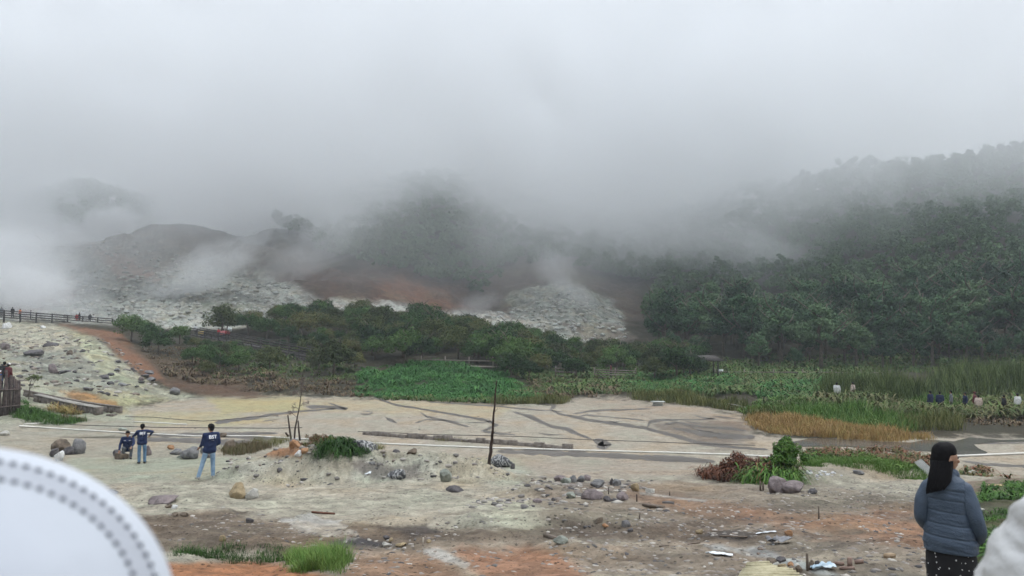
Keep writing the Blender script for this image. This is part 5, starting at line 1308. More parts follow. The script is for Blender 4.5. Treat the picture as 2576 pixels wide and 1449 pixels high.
def person(loc, rz, pose, label, top, legs, shoes=SHOED, h=1.68, look=(0, 0), hair=True, group=None, voxel=.014, fingers=True, hat=None, skirt=False, longhair=False, name='person', sleeves=1.0):
    J = dict(STAND); J.update(pose); J = {k: Vector(v) for k, v in J.items()}
    root = empty(name, loc, rz, label=label, cat='person', group=group); root.scale = (h / 1.70,) * 3
    hd = J['head']; q = Quaternion((0, 0, 1), look[0]) @ Quaternion((1, 0, 0), look[1])   # turn, nod
    def hp(x, y, z): return hd + q @ Vector((x, y, z))
    body = []
    body += [(hp(0, -.018, .03), hp(0, .012, .022), .088, .084), (hp(0, .02, -.04), hp(0, .035, -.075), .068, .042), (hp(0, .015, .06), hp(0, -.02, .06), .08, .08)]
    if fingers: body += [(hp(0, .088, -.005), hp(0, .104, -.03), .012, .017), (hp(-.086, -.005, 0), hp(-.09, -.012, -.03), .014, .012), (hp(.086, -.005, 0), hp(.09, -.012, -.03), .014, .012), (hp(-.015, .082, -.062), hp(.015, .082, -.062), .012, .012)]
    body += [(J['neck'] + Vector((0, 0, -.05)), hp(0, -.01, -.05), .056, .05), (J['shl'] * .9 + J['neck'] * .1, J['shr'] * .9 + J['neck'] * .1, .055, .055), (J['chest'], J['pelvis'], .08, .08)]
    for s in 'lr':
        body += [(J['sh' + s], J['el' + s], .046, .037), (J['el' + s], J['wr' + s], .037, .025), (J['h' + s], J['k' + s], .075, .052), (J['k' + s], J['a' + s], .052, .036), (J['a' + s] + Vector((0, 0, -.03)), J['t' + s], .04, .03)]
        if fingers: body += hand_caps(J['wr' + s], J['el' + s], side=1 if s == 'l' else -1)
        else: body += [(J['wr' + s], J['wr' + s] + (J['wr' + s] - J['el' + s]).normalized() * .11, .03, .018)]
    fuse('body', body, SKIN, root, min(voxel, .0085) if fingers else voxel, 1)
    if fingers:
        for sx in (-1, 1):
            m = MB(); cap_mesh(m, hp(sx * .033, .086, .012), hp(sx * .033, .09, .012), .009, .008, 8); m.build('eye', DARKC, root, True)
        m = MB(); m.tube([hp(-.024, .092, -.052), hp(0, .1, -.053), hp(.024, .092, -.052)], .0045, 6); m.build('mouth', rough_mat('lip', (.2, .07, .05), (.28, .1, .08), 9), root, True)
    # shirt
    up = (J['chest'] - J['pelvis']).normalized(); sh = (J['shr'] - J['shl']).normalized()
    jk = [(J['shl'], J['shr'], .078, .078), (J['chest'] - sh * .08, J['chest'] + sh * .08, .128, .128), (J['belly'] - sh * .07, J['belly'] + sh * .07, .125, .125), (J['pelvis'] - sh * .085 + up * .0, J['pelvis'] + sh * .085 + up * .0, .118, .118), (J['hl'] + up * .01, J['hr'] + up * .01, .122, .122), (J['neck'] + Vector((0, 0, -.05)), J['neck'] + Vector((0, .0, -.005)), .075, .062),
          (J['chest'] - sh * .1, J['pelvis'] - sh * .07, .11, .12), (J['chest'] + sh * .1, J['pelvis'] + sh * .07, .11, .12)]
    for s in 'lr':
        e, w_ = J['el' + s], J['wr' + s]; jk += [(J['sh' + s], e, .074, .06), (e, e.lerp(w_, .82 * sleeves), .06, .047)] if sleeves > .3 else [(J['sh' + s], J['sh' + s].lerp(e, .75), .074, .06)]
    fuse('jacket', jk, top, root, voxel, 3)
    tr = []
    if skirt:
        for k in range(5):
            t0, t1 = k / 5, (k + 1) / 5; z0 = J['pelvis'].lerp((J['al'] + J['ar']) / 2, t0); z1 = J['pelvis'].lerp((J['al'] + J['ar']) / 2, t1)
            tr.append((z0 - sh * .06, z1 - sh * .09, .125, .13)); tr.append((z0 + sh * .06, z1 + sh * .09, .125, .13))
    else:
        tr += [(J['hl'] + up * .0, J['hr'] + up * .0, .1, .1)]
        for s in 'lr': tr += [(J['h' + s], J['k' + s], .09, .07), (J['k' + s], J['a' + s] + (J['k' + s] - J['a' + s]).normalized() * .01, .07, .062)]
    fuse('trousers' if not skirt else 'skirt', tr, legs, root, voxel, 3)
    for s in 'lr':
        a_, t_ = J['a' + s], J['t' + s]; f_ = (t_ - a_); f_.z = 0; f_ = f_.normalized() if f_.length > .01 else Vector((0, 1, 0)); bz = a_.z - .09
        fuse('shoe', [((a_.x - f_.x * .04, a_.y - f_.y * .04, bz + .048), (a_.x + f_.x * .17, a_.y + f_.y * .17, bz + .034), .047, .036), ((a_.x, a_.y, bz + .09), (a_.x, a_.y, bz + .05), .045, .045)], shoes, root, voxel, 2)
    if hair:
        hc = [(hp(0, -.03, .06), hp(0, .02, .068), .09, .085), (hp(0, -.045, .02), hp(0, -.04, -.03), .082, .07), (hp(-.06, -.01, .03), hp(.06, -.01, .03), .045, .045)]
        if longhair: hc += [(hp(0, -.05, .02), hp(0, -.07, -.16), .085, .08)]
        fuse('hair', hc, hair if hair is not True else HAIR, root, voxel, 2)
    if hat is not None:
        fuse('hat', [(hp(0, -.01, .06), hp(0, 0, .07), .1, .098)], hat, root, voxel, 1)
    return root, J
def back_print(root, text, cx, cz, size, sgn=-1, sub=None, rot=0):
    """lettering laid on the jacket, sgn -1 = on the back (-y side)"""
    jk = [c for c in root.children if c.name.startswith('jacket')][0]
    me_ = jk.data; bv = BVHTree.FromPolygons([v.co.copy() for v in me_.vertices], [tuple(p.vertices) for p in me_.polygons])
    def one(t, z, s, nm):
        cu = bpy.data.curves.new('t', 'FONT'); cu.body = t; cu.size = s; cu.align_x = 'CENTER'; cu.extrude = 0; cu.offset = s * .028
        o = bpy.data.objects.new('t', cu); COL.objects.link(o); dg = bpy.context.evaluated_depsgraph_get()
        m2 = bpy.data.meshes.new_from_object(o.evaluated_get(dg)); bpy.data.objects.remove(o)
        bm = bmesh.new(); bm.from_mesh(m2); bmesh.ops.triangulate(bm, faces=bm.faces[:])
        for _ in range(2):
            bmesh.ops.subdivide_edges(bm, edges=[e for e in bm.edges if e.calc_length() > s * .14], cuts=1); bmesh.ops.triangulate(bm, faces=bm.faces[:])
        for v in bm.verts:
            x = cx + v.co.x * (-sgn if sgn < 0 else -1) ; zz = z + v.co.y
            if sgn > 0: x = cx - v.co.x
            hit = bv.ray_cast(Vector((x, sgn * 2, zz)), Vector((0, -sgn, 0)))
            y = hit[0].y if hit[0] else sgn * .12
            v.co = (x, y + sgn * .006, zz)
        bm.to_mesh(m2); bm.free(); m2.materials.clear(); m2.materials.append(PRINT); m2.name = nm
        o = bpy.data.objects.new(nm, m2); COL.objects.link(o); o.parent = root; return o
    one(text, cz, size, 'lettering')
    if sub: one(sub, cz - size * .42, size * .2, 'small_lettering')
def ground_at(dx, dy, Y=None):
    if Y is None: return G(dx, dy)
    v = at(dx, dy, Y); v.z = gz(v.x, v.y); return v
# lone standing man, legs apart, seen from behind
g_ = G(524, 1204)
p1, _ = person(g_, R(27), dict(tl=(-.36, .12, .03), al=(-.30, -.02, .09), kl=(-.18, .03, .49), ar=(.14, .05, .09), tr=(.14, .2, .03), kr=(.13, .05, .49), pelvis=(.02, 0, .93), chest=(.06, -.01, 1.27), neck=(.07, 0, 1.45), head=(.05, .03, 1.6), shl=(-.13, .0, 1.39), shr=(.24, 0, 1.40),
    ell=(-.2, .04, 1.10), wrl=(-.27, .2, .98), elr=(.30, .02, 1.12), wrr=(.2, .2, 1.0), belly=(.04, 0, 1.08), hl=(-.08, 0, .9), hr=(.11, 0, .9)),
    'man standing alone in navy jacket and light blue jeans, back turned', NAVY, JEAN, SHOE, 1.70, (R(38), 0), sleeves=.75)
back_print(p1, 'BST', .10, 1.285, .15, -1, '--------')
m = MB(); 
# second man from behind, arms out
g_ = G(356, 1166)
p2, _ = person(g_, R(24), dict(ell=(-.30, .12, 1.24), wrl=(-.40, .34, 1.16), shr=(.18, 0, 1.41), elr=(.40, .06, 1.36), wrr=(.30, .28, 1.18), al=(-.1, 0, .09), ar=(.12, .02, .09), tl=(-.16, .15, .03), tr=(.16, .16, .03), kl=(-.11, .03, .49), kr=(.12, .03, .49), head=(.0, .03, 1.6)),
    'standing man in navy jacket and blue jeans with his elbow raised, back turned', NAVY, JEAN2, SHOED, 1.66, (R(-10), R(-8)))
back_print(p2, 'BST', .02, 1.285, .15, -1, '--------')
# crouching man facing the camera, seated low on the stones
g_ = G(320, 1152)
p3, _ = person(g_, R(202), dict(pelvis=(0, -.06, .40), belly=(0, -.03, .56), chest=(0, .03, .76), neck=(0, .06, .96), head=(0, .1, 1.10), shl=(-.2, .04, .9), shr=(.2, .04, .9), ell=(-.27, .2, .68), wrl=(-.2, .36, .55), elr=(.29, .1, .62), wrr=(.30, .3, .38),
    hl=(-.1, -.04, .38), kl=(-.2, .36, .5), al=(-.16, .3, .09), tl=(-.2, .46, .03), hr=(.1, -.04, .38), kr=(.14, .36, .50), ar=(.10, .26, .09), tr=(.10, .42, .03)),
    'crouching man in navy jacket facing the camera with hands on knee and rock', NAVY, GREYC, SHOED, 1.7, (0, R(-4)))
m = MB(); m.box((-.1, .178, .80), (.09, .01, .014)); m.box((.1, .178, .80), (.08, .01, .014)); m.build('chest_lettering', PRINT, p3)
# ---- woman in the blue jacket (lofted, quilted)
wf = at(2395, 1586, 6.3); wf.z = gz(wf.x, wf.y); WS = F / 6.3
zt = at(2392, 1120, 6.3).z - wf.z      # height of the crown of her head above her feet
root = empty('person', wf, label='woman in a slate blue quilted jacket and black spotted trousers, seen from behind', cat='person')
kz = zt / 1.60
root.rotation_euler = (0, 0, R(-30)); root.scale = (.9, .95, 1)
BJ = NB('quilted_blue'); tcn = BJ.n('ShaderNodeTexCoord').outputs['Object']
BJ = BJ.bsdf(BJ.ramp(BJ.noise(5, 4, .6, tcn), [(.3, (.034, .056, .09)), (.7, (.06, .088, .132))]), .62, BJ.math('ADD', BJ.noise(14, 4, .6, tcn), BJ.noise(60, 2, .6, tcn)), .45, .012)
def loft(name, rings, mat, sides=56, cap=True, puff=None, wr=.006, seed=1, parent=root, ex=2.4):
    """rings: (centre, half width, half depth, yaw)"""
    m = MB(); V = []; Q = []
    n = len(rings)
    for i, (c, a_, b_, yaw) in enumerate(rings):
        for k in range(sides):
            t = 2 * math.pi * k / sides; ct, st = math.cos(t), math.sin(t)
            x = a_ * math.copysign(abs(ct) ** (2 / ex), ct); y = b_ * math.copysign(abs(st) ** (2 / ex), st)
            f_ = 1 + wr * 12 * float(fbm(np.array(ct * 1.6 + i * .16 + seed), np.array(st * 1.6 + i * .21), 4, seed))
            if puff: f_ *= 1 + puff(i, t)
            x *= f_; y *= f_
            V.append((c[0] + x * math.cos(yaw) - y * math.sin(yaw), c[1] + x * math.sin(yaw) + y * math.cos(yaw), c[2]))
    for i in range(n - 1):
        for k in range(sides): k2 = (k + 1) % sides; Q.append([i * sides + k, i * sides + k2, (i + 1) * sides + k2, (i + 1) * sides + k])
    V.append(rings[0][0]); V.append(rings[-1][0]); T = [[(k + 1) % sides, k, len(V) - 2] for k in range(sides)] + [[(n - 1) * sides + k, (n - 1) * sides + (k + 1) % sides, len(V) - 1] for k in range(sides)]
    m.add(V, [np.array(Q), np.array(T)]); return m.build(name, mat, parent, True)
def prof(keys, n):
    K = np.array(keys, float); z = np.linspace(K[0, 0], K[-1, 0], n); return z, [np.interp(z, K[:, 0] if K[0, 0] < K[-1, 0] else K[::-1, 0], K[:, j] if K[0, 0] < K[-1, 0] else K[::-1, j]) for j in range(1, K.shape[1])]
yaw = R(-8)
# z, half width, half depth, centre x, centre y
z, (a_, b_, cx_, cy_) = prof([(.75, .215, .155, .012, 0), (.82, .222, .165, .01, 0), (.92, .205, .15, .003, 0), (1.05, .185, .135, -.005, 0), (1.2, .19, .13, -.01, 0), (1.27, .185, .12, -.01, 0), (1.32, .15, .10, -.008, .0), (1.36, .09, .08, -.005, .01), (1.40, .07, .07, 0, .015)], 110)
seams = [.875, .975, 1.075, 1.17, 1.25]
def tor_puff(i, t):
    zz = z[i]; dz = zz + .012 * math.cos(t) ; d = min(abs(dz - s_) for s_ in seams); return -.05 * math.exp(-(d / .007) ** 2) + .012 * min(d / .05, 1) + .05 * float(fbm(np.array(t * 2.2 + zz * 9), np.array(zz * 26 - t), 4, 44))
loft('jacket', [((cx_[i] * kz, cy_[i], z[i] * kz), a_[i], b_[i], yaw) for i in range(110)], BJ, 72, puff=tor_puff, wr=.007, seed=3)
def sleeve(pts, rads, seed):
    n = 60; K = np.array(pts, float); t = np.linspace(0, len(K) - 1, n); m = MB(); P = [Vector([np.interp(q, range(len(K)), K[:, j]) for j in range(3)]) for q in t]
    for _ in range(6): P = [P[0]] + [(P[i - 1] + P[i] * 2 + P[i + 1]) / 4 for i in range(1, n - 1)] + [P[-1]]
    sides = 28; V = []; L = 0
    for i in range(n):
        d = (P[min(i + 1, n - 1)] - P[max(i - 1, 0)]).normalized(); x = d.cross(Vector((0, 1, .2))).normalized(); y = d.cross(x)
        r_ = np.interp(t[i], range(len(rads)), rads); L += (P[i] - P[i - 1]).length if i else 0
        r_ *= 1 + .035 * abs(math.sin(L * math.pi / .115)) ** .4 - .03
        for k in range(sides):
            th = 2 * math.pi * k / sides; f_ = 1 + .13 * float(fbm(np.array(math.cos(th) * 1.5 + L * 9), np.array(math.sin(th) * 1.5 + L * 5), 4, seed)); V.append(P[i] + (x * math.cos(th) + y * math.sin(th)) * r_ * f_)
    Q = [[i * sides + k, i * sides + (k + 1) % sides, (i + 1) * sides + (k + 1) % sides, (i + 1) * sides + k] for i in range(n - 1) for k in range(sides)]
    V += [P[0], P[-1]]; T = [[(k + 1) % sides, k, len(V) - 2] for k in range(sides)] + [[(n - 1) * sides + k, (n - 1) * sides + (k + 1) % sides, len(V) - 1] for k in range(sides)]
    m.add([tuple(v) for v in V], [np.array(Q), np.array(T)]); m.build('sleeve', BJ, root, True)
sleeve([(-.09, .0, 1.30), (-.15, .0, 1.275), (-.205, -.02, 1.16), (-.222, -.02, 1.03), (-.19, .07, .95), (-.12, .17, .90)], [.03, .07, .07, .065, .06, .05], 5)
sleeve([(.07, -.01, 1.305), (.13, -.02, 1.28), (.175, -.05, 1.17), (.215, -.06, 1.05), (.24, -.03, .95), (.235, .05, .88), (.17, .14, .86)], [.03, .075, .075, .07, .065, .06, .05], 6)
fuse('collar', [((-.05, .02, 1.385), (.05, .02, 1.385), .055, .055)], BJ, root, .01, 2)
SPOT = NB('spotted_black'); tcn = SPOT.n('ShaderNodeTexCoord').outputs['Object']
vo = SPOT.n('ShaderNodeTexVoronoi', {'Vector': tcn, 'Scale': 30.0, 'Randomness': .85}).outputs['Distance']
sel = SPOT.n('ShaderNodeTexVoronoi', {'Vector': tcn, 'Scale': 30.0, 'Randomness': .85}).outputs['Color']
msk = SPOT.math('MULTIPLY', SPOT.math('LESS_THAN', vo, .2), SPOT.math('GREATER_THAN', SPOT.n('ShaderNodeSeparateColor', {0: sel}).outputs[0], .35))
SPOT = SPOT.bsdf(SPOT.mix(msk, (.008, .008, .01, 1), (.55, .55, .55, 1)), .9, SPOT.noise(8, 3, .5, tcn), .4, .01)
z2 = np.linspace(.04, .86, 40)
loft('trousers', [((.012 + .0 * q, .0, q * kz), .205 - .02 * (q < .3), .145, yaw) for q in z2], SPOT, 56, wr=.014, seed=8)
for sx in (-1, 1): fuse('shoe', [((sx * .09, 0, .05), (sx * .1 + .05, .17, .035), .05, .04)], SHOED, root, .012, 2)
hx, hy, hz = .0, .03, 1.50 * kz; qh = Quaternion((0, 0, 1), R(-70))
def hq(x, y, z_): v = qh @ Vector((x, y, z_)); return Vector((hx, hy, hz)) + v
fuse('body', [(hq(0, -.018, .01), hq(0, .012, .0), .086, .082), (hq(0, .03, -.05), hq(0, .045, -.078), .062, .036), (hq(0, .086, -.015), hq(0, .103, -.035), .01, .015), (hq(0, .082, -.062), hq(0, .084, -.064), .016, .014), (hq(.08, -.0, -.02), hq(.084, -.006, -.045), .015, .012),
     (hq(0, -.02, -.06), (.0, .0, 1.30), .05, .055), ((0, 0, 1.28), (0, 0, .9), .1, .12), ((-.1, 0, .85), (-.1, 0, .1), .08, .05), ((.1, 0, .85), (.1, 0, .1), .08, .05)] + [((sx * .13, 0, 1.27), (sx * .2, 0, 1.02), .045, .04) for sx in (-1, 1)] + [((sx * .2, 0, 1.02), (sx * .13, .16, .9), .038, .028) for sx in (-1, 1)]
     + hand_caps((-.13, .16, .9), (-.2, .02, 1.0)) + hand_caps((.13, .16, .88), (.22, .02, 1.0), side=-1), SKIN, root, .008, 1)
for sx in (-1, 1):
    m = MB(); cap_mesh(m, hq(sx * .032, .083, .0), hq(sx * .032, .088, .0), .009, .008, 8); m.build('eye', DARKC, root, True)
# long straight hair with wispy ends
def hair_extra(m): pass
hairs = [(hq(0, -.035, .035), hq(0, .005, .045), .092, .084), (hq(0, -.04, 0), hq(-.01, -.05, -.06), .092, .09), (hq(-.06, .0, 0), hq(-.065, -.01, -.12), .04, .03), (hq(.05, -.03, .02), hq(.045, -.04, -.12), .045, .045)]
fuse('hair', hairs, HAIR, root, .008, 3)
rs = np.random.RandomState(12); m = MB()
for i in range(520):
    t = rs.uniform(-1, 1); u_ = rs.uniform(0, 1); top_ = Vector((hx - .035 + t * .085, hy - .055 - .04 * math.sqrt(max(0, 1 - t * t)) - u_ * .012, hz - .02 - rs.uniform(0, .05)))
    mid_ = Vector((hx - .062 + t * .09, -.125 - u_ * .018, 1.33 * kz)); L = rs.uniform(.0, .045) + .03 * t
    end_ = Vector((hx - .098 + t * .075, -.145 - u_ * .02, (1.245 - .0) * kz + L * .8 - .01))
    m.tube([top_, top_.lerp(mid_, .6) + Vector((0, -.008, 0)), mid_, end_], [.005, .006, .005, .002], 4, cap=False)
m.build('hair_lengths', HAIR, root, True)
# ---- person in the white jacket at the frame edge
WJ = rough_mat('white_jacket', (.44, .44, .44), (.54, .54, .53), 3, .75, .6, .02)
wx = at(2576, 1200, 1.6).x; gzw = gz(1.45, 1.6)
root = empty('person', (1.522, 1.6, gzw), label='person in a loose white jacket cut off by the frame edge', cat='person')
sz = 4.83 - gzw
fuse('body', [((0, .02, sz + .27), (0, .04, sz + .25), .09, .088), ((0, .06, sz + .2), (0, .07, sz + .17), .065, .045), ((0, 0, sz + .02), (0, .01, sz + .2), .055, .05), ((0, 0, sz - .05), (0, 0, sz - .5), .12, .13), ((-.1, 0, sz - .5), (-.1, 0, .1), .08, .05), ((.1, 0, sz - .5), (.1, 0, .1), .08, .05), ((-.2, 0, sz - .02), (-.45, .02, sz - .5), .045, .04), ((-.45, .02, sz - .5), (-.22, .22, sz - .62), .038, .028), ((.2, 0, sz - .02), (.33, .02, sz - .3), .045, .04), ((.33, .02, sz - .3), (.22, .22, sz - .42), .038, .028)] + hand_caps((-.22, .22, sz - .62), (-.45, .02, sz - .5)) + hand_caps((.22, .22, sz - .42), (.33, .02, sz - .3), side=-1), SKIN, root, .009, 1)
jw = fuse('jacket', [((-.2, 0, sz - .03), (.2, 0, sz - .03), .085, .085), ((-.12, 0, sz - .15), (-.14, 0, sz - .62), .15, .17), ((.12, 0, sz - .15), (.14, 0, sz - .62), .15, .17), ((0, -.02, sz + .04), (0, -.02, sz + .1), .1, .085),
    ((-.2, 0, sz - .04), (-.46, .01, sz - .50), .105, .105), ((-.46, .01, sz - .50), (-.28, .2, sz - .6), .1, .07), ((-.15, 0, sz - .2), (-.3, 0, sz - .6), .14, .14), ((.2, 0, sz - .04), (.345, .01, sz - .30), .105, .105), ((.345, .01, sz - .30), (.24, .18, sz - .42), .1, .07)], WJ, root, .008, 4)
co = np.zeros(len(jw.data.vertices) * 3); jw.data.vertices.foreach_get('co', co); co = co.reshape(-1, 3); nn_ = np.array([v.normal[:] for v in jw.data.vertices])
wrk = fbm(co[:, 0] * 7 + co[:, 2] * 5, co[:, 2] * 6 - co[:, 1] * 4, 4, 33, .5) * .07; wrk += np.abs(fbm(co[:, 0] * 4 - co[:, 2] * 9, co[:, 1] * 5 + co[:, 2] * 3, 3, 37)) * .05
jw.data.vertices.foreach_set('co', (co + nn_ * wrk[:, None]).ravel()); jw.data.update()
fuse('trousers', [((-.1, 0, sz - .55), (-.1, 0, .08), .11, .07), ((.1, 0, sz - .55), (.1, 0, .08), .11, .07)], DARKC, root, .014, 2)
for sx in (-1, 1): fuse('shoe', [((sx * .1, 0, .05), (sx * .1, .17, .035), .05, .04)], SHOED, root, .014, 2)
fuse('hair', [((0, 0, sz + .31), (0, .04, sz + .31), .094, .088), ((0, -.03, sz + .27), (0, -.03, sz + .2), .085, .07)], HAIR, root, .012, 2)
# ---- hat wearer close to the camera
HATM = NB('hat_cotton'); tcn = HATM.n('ShaderNodeTexCoord').outputs['Object']
HATM = HATM.bsdf(HATM.ramp(HATM.noise(6, 4, .5, tcn), [(.3, (.44, .465, .51)), (.7, (.50, .53, .575))]), .85, HATM.noise(9, 4, .5, tcn), .3, .01)
EYEL = rough_mat('eyelet_dark', (.03, .035, .045), (.07, .075, .09), 8, .8, .1)
KS = 1.14
hc = at(-166, 1674, .60); ax = (Vector(CAM) - hc).normalized(); ax = (ax + Vector((0, .12, .10))).normalized()
qq = ax.to_track_quat('Z', 'Y')
root = empty('person', (hc.x - .05, hc.y + .16, gz(hc.x - .05, hc.y + .16)), label='person in a white sun hat, only its holed brim filling the lower corner', cat='person')
base = Vector(root.location)
def lathe(prof_, sides=128):
    V = []; Q = []
    for i, (r_, h_) in enumerate(prof_):
        for k in range(sides):
            t = 2 * math.pi * k / sides; wv = .004 * math.sin(3 * t + 1) * (r_ / .17) ** 3
            V.append(hc + qq @ (Vector((r_ * math.cos(t), r_ * math.sin(t), h_ + wv)) * KS) - base)
    for i in range(len(prof_) - 1):
        for k in range(sides): Q.append([i * sides + k, i * sides + (k + 1) % sides, (i + 1) * sides + (k + 1) % sides, (i + 1) * sides + k])
    return [tuple(v) for v in V], np.array(Q)
top_p = [(.0005, .036), (.03, .0355), (.055, .033), (.075, .028), (.092, .021), (.11, .0145), (.13, .008), (.15, -.002), (.160, -.009), (.1655, -.0145), (.1665, -.0165)]
prof_ = top_p + [(.1655, -.0185), (.15, -.008), (.13, .002), (.10, .008), (.085, .006), (.08, -.02), (.078, -.06)]
m = MB(); V, Q = lathe(prof_); nq = np.arange(len(Q)) // 128; band = (nq == 6)
m.add(V, [Q[~band]]); m.add(V, [Q[band]], 1)
HATB = rough_mat('hat_band', (.36, .38, .42), (.42, .44, .48), 9, .85, .3, .01)
hat_o = m.build('hat', [HATM, HATB], root, True)
m = MB(); tp = np.array(top_p)
for r_, ph in ((.149, 0), (.1315, .5)):
    n = 98 if ph == 0 else 88
    for k in range(n):
        t = 2 * math.pi * (k + ph) / n; wv = .004 * math.sin(3 * t + 1) * (r_ / .17) ** 3; h_ = np.interp(r_, tp[:, 0], tp[:, 1]) + wv + .0006
        sl_ = (np.interp(r_ + .002, tp[:, 0], tp[:, 1]) - np.interp(r_ - .002, tp[:, 0], tp[:, 1])) / .004
        V = []
        for j in range(10):
            u_ = 2 * math.pi * j / 10; dr = .0024 * math.cos(u_); dt = .0026 * math.sin(u_); rr_ = r_ + dr
            V.append(tuple(hc + qq @ (Vector((rr_ * math.cos(t) - dt * math.sin(t), rr_ * math.sin(t) + dt * math.cos(t), h_ + dr * sl_)) * KS) - base))
        m.add(V, [np.array([list(range(10))])])
m.build('eyelets', EYEL, hat_o, False)
hh = hc - ax * .10 - base
fuse('body', [(hh, hh + Vector((0, .02, -.02)), .088, .084), (hh + Vector((0, .06, -.07)), hh + Vector((0, .07, -.09)), .06, .045), (hh + Vector((0, 0, -.05)), hh + Vector((-.01, .02, -.2)), .055, .055), (hh + Vector((0, .02, -.3)), (0, 0, .9), .12, .13), ((-.1, 0, .85), (-.1, 0, .1), .08, .05), ((.1, 0, .85), (.1, 0, .1), .08, .05)] + [(hh + Vector((sx * .15, .02, -.26)), hh + Vector((sx * .2, .04, -.5)), .045, .04) for sx in (-1, 1)] + [(hh + Vector((sx * .2, .04, -.5)), hh + Vector((sx * .14, .22, -.62)), .038, .028) for sx in (-1, 1)] + hand_caps(hh + Vector((-.14, .22, -.62)), hh + Vector((-.2, .04, -.5))) + hand_caps(hh + Vector((.14, .22, -.62)), hh + Vector((.2, .04, -.5)), side=-1), SKIN, root, .01, 1)
fuse('jacket', [(hh + Vector((-.15, .02, -.27)), hh + Vector((.15, .02, -.27)), .09, .09), (hh + Vector((-.06, .02, -.35)), (-.06, 0, .85), .14, .15), (hh + Vector((.06, .02, -.35)), (.06, 0, .85), .14, .15)] + [(hh + Vector((sx * .17, .02, -.28)), hh + Vector((sx * .2, .04, -.5)), .075, .065) for sx in (-1, 1)] + [(hh + Vector((sx * .2, .04, -.5)), hh + Vector((sx * .15, .2, -.6)), .065, .05) for sx in (-1, 1)], CLOTH['grey'], root, .016, 3)
fuse('trousers', [((-.1, 0, .85), (-.1, 0, .08), .11, .07), ((.1, 0, .85), (.1, 0, .08), .11, .07)], DARKC, root, .016, 2)
for sx in (-1, 1): fuse('shoe', [((sx * .1, 0, .05), (sx * .1, .17, .035), .05, .04)], SHOED, root, .016, 2)
# ---- distant visitors
def far(dx, Y, feet_z, rz, top, legs, label, h=1.62, hat=None, pose=None, longhair=False):
    v = at(dx, 800, Y); loc = (v.x, v.y, feet_z if feet_z is not None else gz(v.x, v.y))
    person(loc, R(rz), pose or {}, label, CLOTH[top] if isinstance(top, str) else top, CLOTH[legs] if isinstance(legs, str) else legs, h=h, voxel=.035, fingers=False, hat=hat, longhair=longhair)
def deck1(dx):
    t = (dx + 120) / 403; return BW1A.z + (BW1B.z - BW1A.z) * t + .05, BW1A.y + (BW1B.y - BW1A.y) * t + .8
def deck2(dx):
    t = (dx - 478) / 328; return BW2A.z + (BW2B.z - BW2A.z) * t + .05, BW2A.y + (BW2B.y - BW2A.y) * t + .8
for dx, rz, top, legs, lab, hh_ in [(3, 40, 'grey', 'black', 'misty grey walker at the very left end of the long boardwalk', 1.6), (31, 20, 'black', 'black', 'dark clad tall walker seen through steam near the boardwalk start', 1.7), (50, 90, 'orange', 'black', 'walker in an orange top in the steam on the long boardwalk', 1.55), (77, -60, 'grey', 'black', 'dark grey walker leaning by the railing right of the orange top', 1.45),
    (193, 30, 'red', 'red', 'person in red on the long boardwalk beside one in black', 1.45), (199.5, -20, 'black', 'maroon', 'person in black filming beside the one in red on the boardwalk', 1.65), (226, 30, 'black', 'black', 'dark clad person next to the white clad one on the boardwalk', 1.6), (235, -30, 'white', 'white', 'white clad person on the long boardwalk', 1.55)]:
    z_, y_ = deck1(dx); far(dx, y_, z_, rz, top, legs, lab, hh_)
for dx, rz, top, legs, lab, hh_ in [(493, 0, 'white', 'black', 'walker in a white shirt left of the yellow sign', 1.6), (551, 60, 'red', 'black', 'red shirted person leading the group by the small notice board', 1.55), (557, 120, 'pink', 'black', 'pink shirted child in the group by the notice board', 1.4), (563, 0, 'pink', 'navy', 'pink topped person in the middle of the boardwalk group', 1.5), (569, -40, 'red', 'black', 'red topped person right of the middle of the boardwalk group', 1.52), (575, 30, 'maroon', 'black', 'maroon topped person under the notice board', 1.5)]:
    z_, y_ = deck2(dx); far(dx, y_, z_, rz, top, legs, lab, hh_)
far(1437, 84.8, at(1437, 948, 84.8).z, 90, 'red', 'black', 'person in a red shirt behind the left bit of grey railing', 1.5)
far(1536, 83.8, at(1536, 950, 83.8).z, 90, 'maroon', 'black', 'walker in dark red behind the right stretch of grey railing', 1.5)
far(2101, 60, None, -30, 'white', 'grey', 'person in a white shirt standing at the left foot of the reeds', 1.65)
far(2141, 60.5, None, 30, 'cream', 'grey', 'person almost hidden in the reeds right of the white shirt', 1.5)
far(2334, 52, None, 20, 'navy', 'black', 'dark clad person farthest left of the visitors below the reeds', 1.62)
far(2358, 51.4, None, -20, 'navy', 'black', 'navy clad person second of the visitors below the reeds', 1.55)
far(2386, 52, None, 60, 'grey', 'black', 'grey clad person third of the visitors below the reeds', 1.6)
far(2421, 51.5, None, 90, 'navy', 'black', 'stooping navy clad person left of the red headscarf', 1.5)
far(2445, 51.8, None, 80, 'maroon', 'black', 'person in dark red beside the cream clad one', 1.52, CLOTH['maroon'])
far(2454, 51, None, -30, 'cream', 'grey', 'person in a cream jacket beside the one in dark red', 1.42)
far(2518, 52, None, 20, 'black', 'black', 'dark clad person nearly hidden between cream jacket and white shirt', 1.3)
far(2552, 51, None, 0, 'white', 'black', 'person in a white shirt and black cap at the right of the visitors', 1.45, CLOTH['black'])
